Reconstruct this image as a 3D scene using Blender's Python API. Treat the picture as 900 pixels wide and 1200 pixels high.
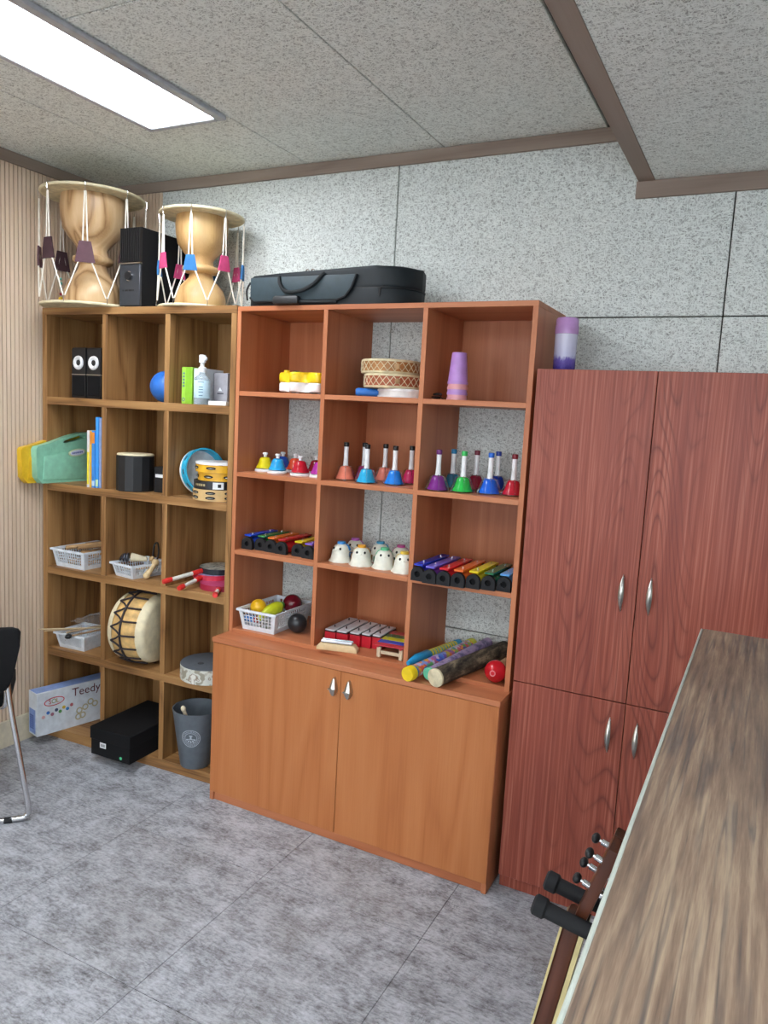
import bpy, bmesh, math, random
from math import pi, sin, cos, radians, sqrt, atan2
from mathutils import Vector, Matrix, Euler
random.seed(7)
for o in list(bpy.data.objects): bpy.data.objects.remove(o)
SC = bpy.context.scene
COL = SC.collection

# ------------------------------------------------------------------ camera
cam = bpy.data.cameras.new('camera')
cam.sensor_fit = 'VERTICAL'; cam.sensor_height = 36.0; cam.sensor_width = 27.0
cam.lens = 36.0 * 882.9 / 1200.0
cam.clip_start = 0.02; cam.clip_end = 60
cob = bpy.data.objects.new('camera', cam); COL.objects.link(cob)
_r = Vector((0.88872643, 0.45533482, 0.05324975)); _u = Vector((-0.10444436, 0.08800489, 0.99062935)); _f = Vector((-0.4463818, 0.88596013, -0.12576943))
cob.matrix_world = Matrix(((_r.x, _u.x, -_f.x, 1.9039), (_r.y, _u.y, -_f.y, -2.7706), (_r.z, _u.z, -_f.z, 1.6), (0, 0, 0, 1)))
SC.camera = cob

# ------------------------------------------------------------------ world, exposure
W = bpy.data.worlds.new('world'); SC.world = W; W.use_nodes = True
W.node_tree.nodes['Background'].inputs[0].default_value = (0.86, 0.93, 1.0, 1)
W.node_tree.nodes['Background'].inputs[1].default_value = 6.5
SC.view_settings.view_transform = 'Standard'; SC.view_settings.look = 'None'
SC.view_settings.gamma = 1.0; SC.view_settings.use_curve_mapping = False
SC.view_settings.exposure = 0.17
LIGHT_NEAR = 23.0      # the ceiling panel in view
LIGHT_FILL = 23.0       # unseen ceiling panels added out of view as fill light

# ------------------------------------------------------------------ colour and material helpers
def lin(c):
    if isinstance(c, str): c = [int(c[i:i+2], 16) for i in (0, 2, 4)]
    return tuple(((v/255+0.055)/1.055)**2.4 if v > 10 else v/255/12.92 for v in c) + (1.0,)
class NT:
    def __init__(s, name, rough=0.5, spec=0.5, metal=0.0):
        s.m = bpy.data.materials.new(name); s.m.use_nodes = True
        s.t = s.m.node_tree; s.n = s.t.nodes; s.b = s.n['Principled BSDF']
        s.b.inputs['Roughness'].default_value = rough
        s.b.inputs['Specular IOR Level'].default_value = spec
        s.b.inputs['Metallic'].default_value = metal
    def add(s, typ, **k):
        n = s.n.new(typ)
        for a, v in k.items(): setattr(n, a, v)
        return n
    def link(s, a, b): s.t.links.new(a, b)
    def co(s, scale=(1, 1, 1), rot=(0, 0, 0), loc=(0, 0, 0)):
        t = s.add('ShaderNodeTexCoord'); m = s.add('ShaderNodeMapping')
        m.inputs['Scale'].default_value = scale; m.inputs['Rotation'].default_value = rot; m.inputs['Location'].default_value = loc
        s.link(t.outputs['Object'], m.inputs[0]); return m.outputs[0]
    def noise(s, vec, scale, detail=2, rough=0.5, dist=0.0):
        n = s.add('ShaderNodeTexNoise'); n.inputs['Scale'].default_value = scale; n.inputs['Detail'].default_value = detail
        n.inputs['Roughness'].default_value = rough; n.inputs['Distortion'].default_value = dist
        s.link(vec, n.inputs['Vector']); return n.outputs['Fac']
    def math(s, op, a, b=None, clamp=False):
        n = s.add('ShaderNodeMath', operation=op); n.use_clamp = clamp
        for i, v in enumerate((a, b)):
            if v is None: continue
            if isinstance(v, (int, float)): n.inputs[i].default_value = v
            else: s.link(v, n.inputs[i])
        return n.outputs[0]
    def ramp(s, fac, stops):
        n = s.add('ShaderNodeValToRGB'); e = n.color_ramp.elements
        while len(e) < len(stops): e.new(0.5)
        for el, (p, c) in zip(e, stops): el.position = p; el.color = lin(c)
        s.link(fac, n.inputs[0]); return n.outputs[0]
    def mix(s, fac, a, b, blend='MIX'):
        n = s.add('ShaderNodeMix', data_type='RGBA', blend_type=blend)
        for sock, v in ((n.inputs[0], fac), (n.inputs[6], a), (n.inputs[7], b)):
            if isinstance(v, (int, float)): sock.default_value = v
            elif isinstance(v, (tuple, list, str)): sock.default_value = lin(v)
            else: s.link(v, sock)
        return n.outputs[2]
    def color(s, c):
        if isinstance(c, (tuple, list, str)): s.b.inputs['Base Color'].default_value = lin(c)
        else: s.link(c, s.b.inputs['Base Color'])
    def bump(s, h, strength=0.3, dist=0.002):
        n = s.add('ShaderNodeBump'); n.inputs['Strength'].default_value = strength; n.inputs['Distance'].default_value = dist
        s.link(h, n.inputs['Height']); s.link(n.outputs[0], s.b.inputs['Normal'])
_mc = {}
def plain(c, rough=0.45, metal=0.0, spec=0.5, var=0.06):
    """plain procedural colour with a faint mottling"""
    k = (str(c), rough, metal, spec)
    if k in _mc: return _mc[k]
    t = NT('paint_%d' % len(_mc), rough, spec, metal)
    n = t.noise(t.co(), 35, 3)
    cc = [int(c[i:i+2], 16) for i in (0, 2, 4)] if isinstance(c, str) else list(c)
    d = [max(0, int(v*(1-var))) for v in cc]; l = [min(255, int(v*(1+var*0.5))) for v in cc]
    t.color(t.ramp(n, [(0.3, d), (0.7, l)]))
    _mc[k] = t.m; return t.m
def acoustic(name, pit, strand, hi, plane='xz'):
    """wood-wool cement board: tangled pale strands over darker pits"""
    t = NT(name, 0.95, 0.1); h = None
    for i, (ang, sc) in enumerate(((0.15, 250), (0.80, 230), (1.50, 265), (2.25, 240), (2.85, 255))):
        tc = t.add('ShaderNodeTexCoord'); m = t.add('ShaderNodeMapping', vector_type='TEXTURE')
        m.inputs['Location'].default_value = (i*3.7, i*2.1, i*5.3)
        m.inputs['Rotation'].default_value = (0, ang, 0) if plane == 'xz' else (0, 0, ang)
        m.inputs['Scale'].default_value = (5.0, 1, 1)
        t.link(tc.outputs['Object'], m.inputs[0])
        n = t.noise(m.outputs[0], sc, 1.0, 0.4, 0.9)
        k = t.math('MULTIPLY', t.math('SUBTRACT', n, 0.50), 7.0, True)
        k = t.math('MULTIPLY', k, (1.0, 0.86, 0.94, 0.8, 0.9)[i])
        h = k if h is None else t.math('MAXIMUM', h, k)
    big = t.noise(t.co(), 7, 3)
    mid = [(p+q)//2 for p, q in zip(pit, strand)]
    c = t.ramp(h, [(0.0, pit), (0.22, mid), (0.55, strand), (1.0, hi)])
    c = t.mix(t.math('MULTIPLY', big, 0.16), c, pit)
    t.color(c); t.bump(h, 0.5, 0.003); return t.m
def wood(name, dark, mid, light, axis='z', rings=6.0, scale=3.0, rough=0.4, spec=0.4, fine=0.35, stretch=9.0, dist=0.4, bump=0.05):
    """laminate wood: contour-line grain stretched along one axis plus fine fibres"""
    t = NT(name, rough, spec)
    ax = 'xyz'.index(axis); sc = [1.0]*3; sc[ax] = 1.0/stretch
    v = t.co(tuple(sc)); n = t.noise(v, scale, 2.0, 0.45, dist)
    f = t.math('FRACT', t.math('MULTIPLY', n, rings))
    tri = t.math('ABSOLUTE', t.math('SUBTRACT', t.math('MULTIPLY', f, 2.0), 1.0))
    sc2 = [1.0]*3; sc2[ax] = 1.0/45.0
    fib = t.noise(t.co(tuple(sc2)), 190, 2.0, 0.6)
    h = t.math('ADD', t.math('MULTIPLY', tri, 1.0-fine), t.math('MULTIPLY', fib, fine))
    t.color(t.ramp(h, [(0.12, dark), (0.42, mid), (0.85, light)])); t.bump(fib, bump, 0.001); return t.m

def mahogany():
    """red-brown laminate: fine pale streaks over dark cathedral contour lines"""
    t = NT('mahogany_laminate', 0.42, 0.32)
    n = t.noise(t.co((1, 1, 0.15), loc=(2, 0, 1)), 8.5, 0.3, 0.4, 0.03)
    f = t.math('FRACT', t.math('MULTIPLY', n, 18.0))
    line = t.math('POWER', t.math('ABSOLUTE', t.math('SUBTRACT', t.math('MULTIPLY', f, 2.0), 1.0)), 4.0)
    mask = t.math('MULTIPLY', t.math('SUBTRACT', t.noise(t.co((1, 1, 0.12), loc=(5, 2, 0)), 6.0, 1.0), 0.43, True), 6.0, True)
    fib = t.noise(t.co((1, 1, 0.014)), 130, 3.0, 0.62)
    band = t.noise(t.co((1, 1, 0.05)), 14, 2.0, 0.5)
    c = t.ramp(fib, [(0.32, (126, 60, 46)), (0.5, (147, 76, 60)), (0.68, (172, 102, 83))])
    c = t.mix(t.math('MULTIPLY', t.math('MULTIPLY', line, mask), 0.68), c, (94, 42, 36))
    c = t.mix(t.math('MULTIPLY', t.math('SUBTRACT', band, 0.42, True), 1.2, True), c, (122, 58, 50))
    t.color(c); t.bump(fib, 0.06, 0.001); return t.m
def worn_oak():
    """weathered wood-grain laminate, grain along y"""
    t = NT('worn_oak_laminate', 0.42, 0.4)
    w = t.noise(t.co((1, 0.045, 1), (0, 0, 0.03)), 130, 4, 0.66, 0.05)
    big = t.noise(t.co((1, 0.22, 1)), 8, 4, 0.6, 0.15)
    n = t.noise(t.co((1, 0.028, 1), (0, 0, -0.02), (4, 1, 0)), 60, 2.0, 0.6, 0.03)
    crack = t.math('SUBTRACT', 1.0, t.math('MULTIPLY', t.math('ABSOLUTE', t.math('SUBTRACT', n, 0.5)), 20.0), True)
    brk = t.noise(t.co((1, 0.3, 1), loc=(1, 7, 0)), 22, 3)
    crack = t.math('MULTIPLY', crack, t.math('MULTIPLY', t.math('SUBTRACT', brk, 0.40, True), 5.0, True))
    h = t.math('ADD', t.math('MULTIPLY', w, 0.62), t.math('MULTIPLY', big, 0.38))
    c = t.ramp(h, [(0.36, (84, 69, 60)), (0.5, (122, 102, 86)), (0.64, (158, 138, 116))])
    c = t.mix(t.math('MULTIPLY', crack, 0.75), c, (72, 68, 68))
    t.color(c); t.bump(t.math('SUBTRACT', w, t.math('MULTIPLY', crack, 0.6)), 0.4, 0.002); return t.m
M = {}
M['wall'] = acoustic('acoustic_board', (150, 154, 150), (212, 217, 214), (232, 237, 234))
M['ceil'] = acoustic('acoustic_board_ceiling', (160, 163, 157), (232, 236, 230), (246, 250, 245), 'xy')
M['joint'] = plain((70, 68, 62), 0.9, spec=0.1)
M['trim'] = wood('trim_wood', (134, 118, 107), (146, 130, 119), (156, 141, 130), 'x', 3, 6, 0.6, 0.2)
M['trim_y'] = wood('trim_wood_lengthwise', (134, 118, 107), (146, 130, 119), (156, 141, 130), 'y', 3, 6, 0.6, 0.2)
M['slat'] = wood('slat_wood', (200, 174, 150), (212, 188, 164), (222, 200, 177), 'z', 2, 12, 0.55, 0.3, 0.5, 20, 0.2)
M['slat_back'] = plain((120, 96, 78), 0.8, spec=0.1)
M['baseboard'] = plain((214, 204, 180), 0.5)
M['oak_v'] = wood('oak_vertical', (90, 60, 35), (144, 104, 62), (172, 132, 85), 'z', 4.0, 9.0, 0.5, 0.35, 0.55, 12, 0.6)
M['oak_h'] = wood('oak_horizontal', (90, 60, 35), (144, 104, 62), (172, 132, 85), 'x', 4.0, 9.0, 0.5, 0.35, 0.55, 12, 0.6)
M['cherry_v'] = wood('cherry_vertical', (164, 96, 62), (179, 110, 73), (191, 124, 86), 'z', 4.0, 6.0, 0.42, 0.4, 0.5, 14)
M['cherry_h'] = wood('cherry_horizontal', (164, 96, 62), (179, 110, 73), (191, 124, 86), 'x', 4.0, 6.0, 0.42, 0.4, 0.5, 14)
M['door_cherry'] = wood('cherry_door', (164, 97, 53), (177, 109, 62), (187, 121, 73), 'z', 5.0, 5.0, 0.45, 0.4, 0.55, 10)
M['red_v'] = wood('mahogany_vertical', (126, 62, 52), (160, 84, 71), (178, 102, 88), 'z', 9.0, 4.2, 0.38, 0.45, 0.3, 7.0, 0.5)
M['red_v'] = mahogany()
M['counter'] = worn_oak()
M['counter_edge'] = plain((178, 186, 176), 0.5)
M['panel_pale'] = plain((190, 190, 180), 0.6)
M['white'] = plain((232, 234, 236), 0.4)
M['whitebox'] = plain((214, 222, 230), 0.45)
M['black'] = plain((24, 25, 28), 0.5)
M['matte_black'] = plain((22, 22, 24), 0.85, spec=0.2)
M['rubber'] = plain((34, 35, 38), 0.75, spec=0.3)
M['chrome'] = plain((215, 215, 218), 0.12, 1.0, var=0.02)
M['nickel'] = plain((190, 188, 182), 0.28, 1.0, var=0.03)
M['cream'] = plain((226, 214, 180), 0.6)
M['skin'] = plain((214, 200, 164), 0.65, var=0.12)
M['rope'] = plain((238, 232, 220), 0.8, spec=0.2)
def floor_mat():
    t = NT('slate_vinyl', 0.5, 0.35)
    a = t.noise(t.co((1, 1.4, 1), (0, 0, 0.15)), 9, 10, 0.78, 0.1)
    b = t.noise(t.co((1, 2.6, 1), (0, 0, 0.1), (3, 1, 0)), 42, 8, 0.8, 0.1)
    w = t.noise(t.co((1, 1, 1), (0, 0, 0), (9, 2, 0)), 1.8, 4)
    h = t.math('ADD', t.math('MULTIPLY', a, 0.5), t.math('MULTIPLY', b, 0.5))
    c = t.ramp(h, [(0.38, (80, 80, 83)), (0.455, (134, 136, 142)), (0.525, (170, 174, 182)), (0.63, (200, 204, 212))])
    c = t.mix(t.math('MULTIPLY', t.math('SUBTRACT', w, 0.47, True), 1.5, True), c, (122, 116, 110))
    for sc, lc in (((1, 5, 1), (2, 8, 0)), ((5, 1, 1), (6, 3, 0))):
        n = t.noise(t.co(sc, (0, 0, 0.04), lc), 9, 3, 0.6, 0.1)
        ln = t.math('SUBTRACT', 1.0, t.math('MULTIPLY', t.math('ABSOLUTE', t.math('SUBTRACT', n, 0.5)), 38.0), True)
        mk = t.math('MULTIPLY', t.math('SUBTRACT', t.noise(t.co((1, 1, 1), (0, 0, 0), lc), 12, 3), 0.50, True), 5.0, True)
        c = t.mix(t.math('MULTIPLY', t.math('MULTIPLY', ln, mk), 0.6), c, (84, 84, 88))
    t.color(c); t.bump(b, 0.15, 0.001); return t.m
M['floor'] = floor_mat()
def glass(name, c, alpha_rough=0.05, trans=1.0, ior=1.3):
    t = NT(name, alpha_rough, 0.5); t.color(c)
    t.b.inputs['Transmission Weight'].default_value = trans; t.b.inputs['IOR'].default_value = ior; return t.m
M['clear'] = glass('clear_plastic', (245, 248, 250))
def emit(name, c, s):
    t = NT(name, 0.5); t.color((255, 255, 255)); t.b.inputs['Emission Color'].default_value = lin(c); t.b.inputs['Emission Strength'].default_value = s; return t.m
M['led_near'] = emit('led_panel_near', (244, 249, 255), LIGHT_NEAR)
M['led_far'] = emit('led_panel_far', (244, 249, 255), LIGHT_FILL)

# ------------------------------------------------------------------ mesh helpers
def nb(): return bmesh.new()
def _xf(vs, mtx):
    if mtx is not None:
        for v in vs: v.co = mtx @ v.co
def box(bm, x0, x1, y0, y1, z0, z1, bev=0.0, mtx=None, seg=1):
    r = bmesh.ops.create_cube(bm, size=1.0); vs = r['verts']
    for v in vs: v.co = Vector(((x0+x1)/2+v.co.x*(x1-x0), (y0+y1)/2+v.co.y*(y1-y0), (z0+z1)/2+v.co.z*(z1-z0)))
    if bev > 0:
        es = list({e for v in vs for e in v.link_edges})
        rr = bmesh.ops.bevel(bm, geom=es, offset=bev, segments=seg, affect='EDGES', profile=0.5)
        vs = list({v for f in rr['faces'] for v in f.verts} | {v for v in vs if v.is_valid})
    _xf(vs, mtx); return bm
def lathe(bm, prof, n=24, mtx=None, cap=True):
    rings = []
    for r, z in prof:
        if r < 1e-5: rings.append([bm.verts.new((0, 0, z))])
        else: rings.append([bm.verts.new((r*cos(2*pi*i/n), r*sin(2*pi*i/n), z)) for i in range(n)])
    for a, b in zip(rings, rings[1:]):
        for i in range(n):
            j = (i+1) % n
            if len(a) == 1 and len(b) == 1: continue
            if len(a) == 1: bm.faces.new((a[0], b[j], b[i]))
            elif len(b) == 1: bm.faces.new((a[i], a[j], b[0]))
            else: bm.faces.new((a[i], a[j], b[j], b[i]))
    if cap:
        for rg, fl in ((rings[0], True), (rings[-1], False)):
            if len(rg) > 2: bm.faces.new(rg[::-1] if fl else rg)
    _xf([v for r in rings for v in r], mtx); return bm
def cyl(bm, r, z0, z1, n=20, mtx=None, r2=None): return lathe(bm, [(r, z0), (r2 if r2 is not None else r, z1)], n, mtx)
def ring(bm, r0, r1, z0, z1, n=32, mtx=None):
    return lathe(bm, [(r0, z0), (r1, z0), (r1, z1), (r0, z1), (r0, z0)], n, mtx, cap=False)
def tube(bm, pts, r, n=8, closed=False):
    pts = [Vector(p) for p in pts]; rs = r if isinstance(r, (list, tuple)) else [r]*len(pts)
    rings = []; prev = None; L = len(pts)
    for i, p in enumerate(pts):
        if closed: d = (pts[(i+1) % L]-pts[i-1])
        else: d = (pts[min(i+1, L-1)]-pts[max(i-1, 0)])
        d.normalize()
        if prev is None: a = d.orthogonal().normalized()
        else:
            a = prev - d*prev.dot(d)
            a = a.normalized() if a.length > 1e-6 else d.orthogonal().normalized()
        prev = a; b = d.cross(a)
        rings.append([bm.verts.new(p+rs[i]*(cos(2*pi*k/n)*a+sin(2*pi*k/n)*b)) for k in range(n)])
    pairs = list(zip(rings, rings[1:])) + ([(rings[-1], rings[0])] if closed else [])
    for a, b in pairs:
        for k in range(n): bm.faces.new((a[k], a[(k+1) % n], b[(k+1) % n], b[k]))
    if not closed: bm.faces.new(rings[0][::-1]); bm.faces.new(rings[-1])
    return bm
def curve(pts, n=6):
    """Catmull-Rom through points"""
    P = [Vector(p) for p in pts]; out = []
    for i in range(len(P)-1):
        a, b, c, d = P[max(i-1, 0)], P[i], P[i+1], P[min(i+2, len(P)-1)]
        for k in range(n):
            t = k/n
            out.append(0.5*((2*b)+(c-a)*t+(2*a-5*b+4*c-d)*t*t+(3*b-a-3*c+d)*t**3))
    out.append(P[-1]); return out
def prism(bm, pts, z0, z1, mtx=None, bev=0.0, seg=2):
    b = [bm.verts.new((x, y, z0)) for x, y in pts]; t = [bm.verts.new((x, y, z1)) for x, y in pts]
    n = len(pts); fs = [bm.faces.new(b[::-1]), bm.faces.new(t)]
    for i in range(n): fs.append(bm.faces.new((b[i], b[(i+1) % n], t[(i+1) % n], t[i])))
    vs = b+t
    if bev > 0:
        es = list(fs[0].edges)+list(fs[1].edges)
        rr = bmesh.ops.bevel(bm, geom=es, offset=bev, segments=seg, affect='EDGES', profile=0.5)
        vs = list({v for f in rr['faces'] for v in f.verts} | {v for v in vs if v.is_valid})
    _xf(vs, mtx); return bm
def ball(bm, r, c=(0, 0, 0), s=(1, 1, 1), n=20, mtx=None):
    m = Matrix.Translation(c) @ Matrix.Diagonal((s[0], s[1], s[2], 1))
    if mtx is not None: m = mtx @ m
    bmesh.ops.create_uvsphere(bm, u_segments=n, v_segments=max(8, n*2//3), radius=r, matrix=m); return bm
def rrect(w, h, r, n=5, cx=0, cy=0):
    out = []
    for sx, sy, a0 in ((1, 1, 0), (-1, 1, pi/2), (-1, -1, pi), (1, -1, 1.5*pi)):
        for k in range(n+1):
            a = a0+pi/2*k/n; out.append((cx+sx*(w/2-r)+r*cos(a), cy+sy*(h/2-r)+r*sin(a)))
    return out
def ell(a, b, n=28, cx=0, cy=0): return [(cx+a*cos(2*pi*k/n), cy+b*sin(2*pi*k/n)) for k in range(n)]
def T(x=0, y=0, z=0): return Matrix.Translation((x, y, z))
def R(a, ax): return Matrix.Rotation(a, 4, ax)
def align(p, q):
    """matrix taking +z from p towards q"""
    d = (Vector(q)-Vector(p)).normalized()
    return Matrix.Translation(p) @ d.to_track_quat('Z', 'Y').to_matrix().to_4x4()
def obj(name, bm, mat, parent=None, smooth=True, ang=38, loc=None):
    if isinstance(mat, str): mat = M[mat]
    me = bpy.data.meshes.new(name)
    if isinstance(bm, bmesh.types.BMesh):
        bmesh.ops.recalc_face_normals(bm, faces=bm.faces); bm.to_mesh(me); bm.free()
    else: me = bm
    me.materials.clear(); me.materials.append(mat)
    if smooth:
        for p in me.polygons: p.use_smooth = True
        me.set_sharp_from_angle(angle=radians(ang))
    o = bpy.data.objects.new(name, me); COL.objects.link(o)
    if parent: o.parent = parent
    if loc: o.location = loc
    return o
def tag(o, label=None, cat=None, group=None, kind=None):
    if label: o['label'] = label
    if cat: o['category'] = cat
    if group: o['group'] = group
    if kind: o['kind'] = kind
    return o
def thing(name, label, cat, loc=(0, 0, 0), rot=(0, 0, 0), group=None):
    o = bpy.data.objects.new(name, None); COL.objects.link(o)
    o.empty_display_size = 0.05; o.location = loc; o.rotation_euler = rot
    return tag(o, label, cat, group)
def stuff(o): o['kind'] = 'stuff'; return o
def text(s, size):
    """flat lettering in the xy plane, centred"""
    cu = bpy.data.curves.new('lettering', 'FONT'); cu.body = s; cu.size = size; cu.align_x = 'CENTER'; cu.align_y = 'CENTER'
    cu.resolution_u = 3
    o = bpy.data.objects.new('lettering', cu); COL.objects.link(o)
    dg = bpy.context.evaluated_depsgraph_get(); me = bpy.data.meshes.new_from_object(o.evaluated_get(dg))
    bm = nb(); bm.from_mesh(me); bpy.data.objects.remove(o); bpy.data.curves.remove(cu); bpy.data.meshes.remove(me)
    return bm
def decal(name, bm, mtx, mat, parent):
    bmesh.ops.transform(bm, matrix=mtx, verts=bm.verts)
    return obj(name, bm, mat, parent, smooth=False)
def FACE(origin, right, up):
    """matrix mapping xy lettering on to a plane with given right/up"""
    r = Vector(right).normalized(); u = Vector(up).normalized(); n = r.cross(u)
    return Matrix(((r.x, u.x, n.x, origin[0]), (r.y, u.y, n.y, origin[1]), (r.z, u.z, n.z, origin[2]), (0, 0, 0, 1)))

# ------------------------------------------------------------------ room
XL, XR, YF, ZC, ZS, XS = -1.078, 4.2, -6.2, 2.6245, 2.4375, 1.4137
def structure(name, bm, mat, label, cat): return tag(obj(name, bm, mat, smooth=False), label, cat, kind='structure')
flo = structure('floor', box(nb(), XL, XR, YF, 0, -0.05, -0.003), 'joint', 'grey mottled slate-look tiled floor of the room', 'floor')
ys = [0, -0.16] + [-0.76-0.6*k for k in range(10)]; ys[-1] = YF
xs = [XL] + [-0.70+0.6*k for k in range(9)]; xs[-1] = XR
for i in range(len(xs)-1):
    for j in range(len(ys)-1):
        g = 0.0011
        obj('floor_tile', box(nb(), xs[i]+g, xs[i+1]-g, ys[j+1]+g, ys[j]-g, -0.003, 0.0), 'floor', flo, smooth=False)
cei = structure('ceiling', box(nb(), XL, XR, YF, 0, ZC+0.012, ZC+0.06), 'joint', 'pale wood-wool panel ceiling over the shelves', 'ceiling')
cx = [XL, -0.535, 0.071, 0.684, 1.298, 1.4135]; cy = [0, -1.23, -2.45, -3.67, -4.9, YF]
for i in range(len(cx)-1):
    for j in range(len(cy)-1):
        g = 0.0022
        obj('ceiling_panel', box(nb(), cx[i]+g, cx[i+1]-g-(0.004 if i == 3 else 0), cy[j+1]+g, cy[j]-g, ZC, ZC+0.014, 0.002), 'ceil', cei, smooth=False)
sof = structure('ceiling_soffit', box(nb(), XS+0.012, XR, YF, 0, ZS+0.012, ZC+0.011), 'joint', 'lower wood-wool panel soffit above the red cabinet', 'ceiling')
sx = [XS+0.05, 2.07, 2.68, 3.29, XR]
for i in range(len(sx)-1):
    for j in range(len(cy)-1):
        g = 0.0018
        obj('ceiling_panel', box(nb(), sx[i]+g, sx[i+1]-g, cy[j+1]+g, cy[j]-g, ZS, ZS+0.014, 0.002), 'ceil', sof, smooth=False)
obj('side_panel', box(nb(), XS, XS+0.012, YF, 0, ZS+0.004, ZC), 'ceil', sof, smooth=False)
# back wall
wb = structure('wall_back', box(nb(), XL-0.1, XR+0.1, 0.012, 0.12, 0, 2.75), 'joint', 'back wall of pale wood-wool panels behind the shelves', 'wall')
wx = [-0.737, 0.494, 1.72, 2.94, XR]; wz = [0, 0.772, 1.987, ZC]
for i in range(len(wx)-1):
    for j in range(len(wz)-1):
        g = 0.0022
        obj('acoustic_panel', box(nb(), wx[i]+g, wx[i+1]-g, 0.0, 0.013, wz[j]+g, wz[j+1]-g, 0.002), 'wall', wb, smooth=False)
b = nb(); x = XL+0.002
while x < -0.742:
    box(b, x, x+0.0155, -0.006, 0.013, 0, ZC); x += 0.0205
stuff(obj('slat', b, 'slat', wb, smooth=False))
wl = structure('wall_left', box(nb(), XL-0.12, XL-0.008, YF, 0.02, 0, 2.75), 'slat_back', 'left wall clad in narrow beige vertical wooden slats', 'wall')
b = nb(); y = -0.012
while y > YF+0.03:
    box(b, XL-0.009, XL, y-0.0155, y, 0.128, ZC); y -= 0.0205
stuff(obj('slat', b, 'slat', wl, smooth=False))
structure('baseboard_left', box(nb(), XL-0.006, XL+0.006, YF, -0.02, 0, 0.126, 0.002), 'baseboard', 'cream baseboard along the slatted left wall', 'baseboard')
structure('wall_right', box(nb(), XR, XR+0.1, YF, 0.0, 0, 2.7), 'wall', 'plain pale wall on the right side of the room', 'wall')
wf = structure('wall_front', box(nb(), XL-0.1, XR+0.1, YF-0.1, YF, 0, 0.85), 'wall', 'pale wall with two windows behind the viewer', 'wall')
obj('upper_wall', box(nb(), XL-0.1, XR+0.1, YF-0.1, YF, 2.3, 2.7), 'wall', wf, smooth=False)
FILL_WIN = ((-0.7, 1.3), (1.9, 3.9))  # unseen windows, added to let sky light in as fill
for a, c in ((XL-0.1, FILL_WIN[0][0]), (FILL_WIN[0][1], FILL_WIN[1][0]), (FILL_WIN[1][1], XR+0.1)):
    obj('pier', box(nb(), a, c, YF-0.1, YF, 0.85, 2.3), 'wall', wf, smooth=False)
pane_mat = glass('window_glass', (240, 246, 250)); pane_mat.node_tree.nodes['Principled BSDF'].inputs['Alpha'].default_value = 0.12
for k, (a, c) in enumerate(FILL_WIN):
    b = nb(); q = 0.05
    box(b, a, c, YF-0.08, YF-0.03, 0.85, 0.85+q); box(b, a, c, YF-0.08, YF-0.03, 2.3-q, 2.3)
    for x in (a, (a+c-q)/2, c-q): box(b, x, x+q, YF-0.08, YF-0.03, 0.85+q, 2.3-q)
    w = structure('window_%d' % (k+1), b, 'white', 'white framed window in the wall behind the viewer, on the %s' % ('slatted wall side', 'soffit side')[k], 'window')
    for x0, x1 in ((a+q, (a+c-q)/2), ((a+c+q)/2, c-q)): obj('pane', box(nb(), x0, x1, YF-0.058, YF-0.052, 0.85+q, 2.3-q), pane_mat, w, smooth=False)
    ld = bpy.data.lights.new('window_portal', 'AREA'); ld.shape = 'RECTANGLE'; ld.size = c-a; ld.size_y = 1.45; ld.cycles.is_portal = True  # guides sky sampling through the added window
    lo = bpy.data.objects.new('window_portal', ld); COL.objects.link(lo); lo.location = ((a+c)/2, YF-0.1, 1.575); lo.rotation_euler = (radians(90), 0, 0)
structure('trim_1', box(nb(), XL+0.014, XS-0.001, -0.014, 0.0, 2.577, ZC-0.001, 0.001), 'trim', 'grey-brown moulding where back wall meets the main ceiling', 'trim')
structure('trim_2', box(nb(), XL, XL+0.014, YF, 0.0, 2.577, ZC-0.001, 0.001), 'trim_y', 'grey-brown moulding along the top of the slatted wall', 'trim')
structure('trim_3', box(nb(), XS-0.007, XR, -0.012, 0.0, 2.381, ZS-0.0005, 0.001), 'trim', 'lower grey-brown moulding on the back wall under the soffit', 'trim')
b = box(nb(), XS-0.001, XS+0.053, YF, -0.0125, ZS-0.003, ZS+0.004, 0.001)
structure('trim_4', b, 'trim_y', 'grey-brown edge strip running along the soffit corner', 'trim')

# ------------------------------------------------------------------ ceiling lights
def ceiling_light(x0, x1, y0, y1, z, mat, label, cat='ceiling light'):
    t = thing('ceiling_light', label, cat, (0, 0, 0), group='flat ceiling light panels')
    b = nb(); h = 0.016; m0, m1 = 0.024, 0.036
    box(b, x0-m0, x0, y0-m0, y1+m0, z-h, z-0.0002, 0.003); box(b, x1, x1+m1, y0-m0, y1+m0, z-h, z-0.0002, 0.003)
    box(b, x0, x1, y0-m0, y0, z-h, z-0.0002, 0.003); box(b, x0, x1, y1, y1+m0, z-h, z-0.0002, 0.003)
    obj('frame', b, plain((188, 192, 200), 0.35, 0.4), t)
    obj('diffuser', box(nb(), x0, x1, y0, y1, z-0.012, z-0.003), mat, t, smooth=False)
ceiling_light(-0.261, 0.036, -1.76, -0.562, ZC, 'led_near', 'long bright ceiling light panel in front of the shelves')
ceiling_light(-0.261, 0.036, -4.3, -3.1, ZC, 'led_far', 'long ceiling light panel farther back behind the viewer')  # from here down: unseen panels added as fill light
ceiling_light(2.5, 2.8, -3.4, -2.2, ZS, 'led_far', 'ceiling light panel under the soffit, right of the viewer')
ceiling_light(2.5, 2.8, -5.7, -4.5, ZS, 'led_far', 'ceiling light panel under the soffit, far behind the viewer')
ceiling_light(0.95, 1.25, -4.3, -3.1, ZC, 'led_far', 'ceiling light panel directly behind the viewer')

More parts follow.
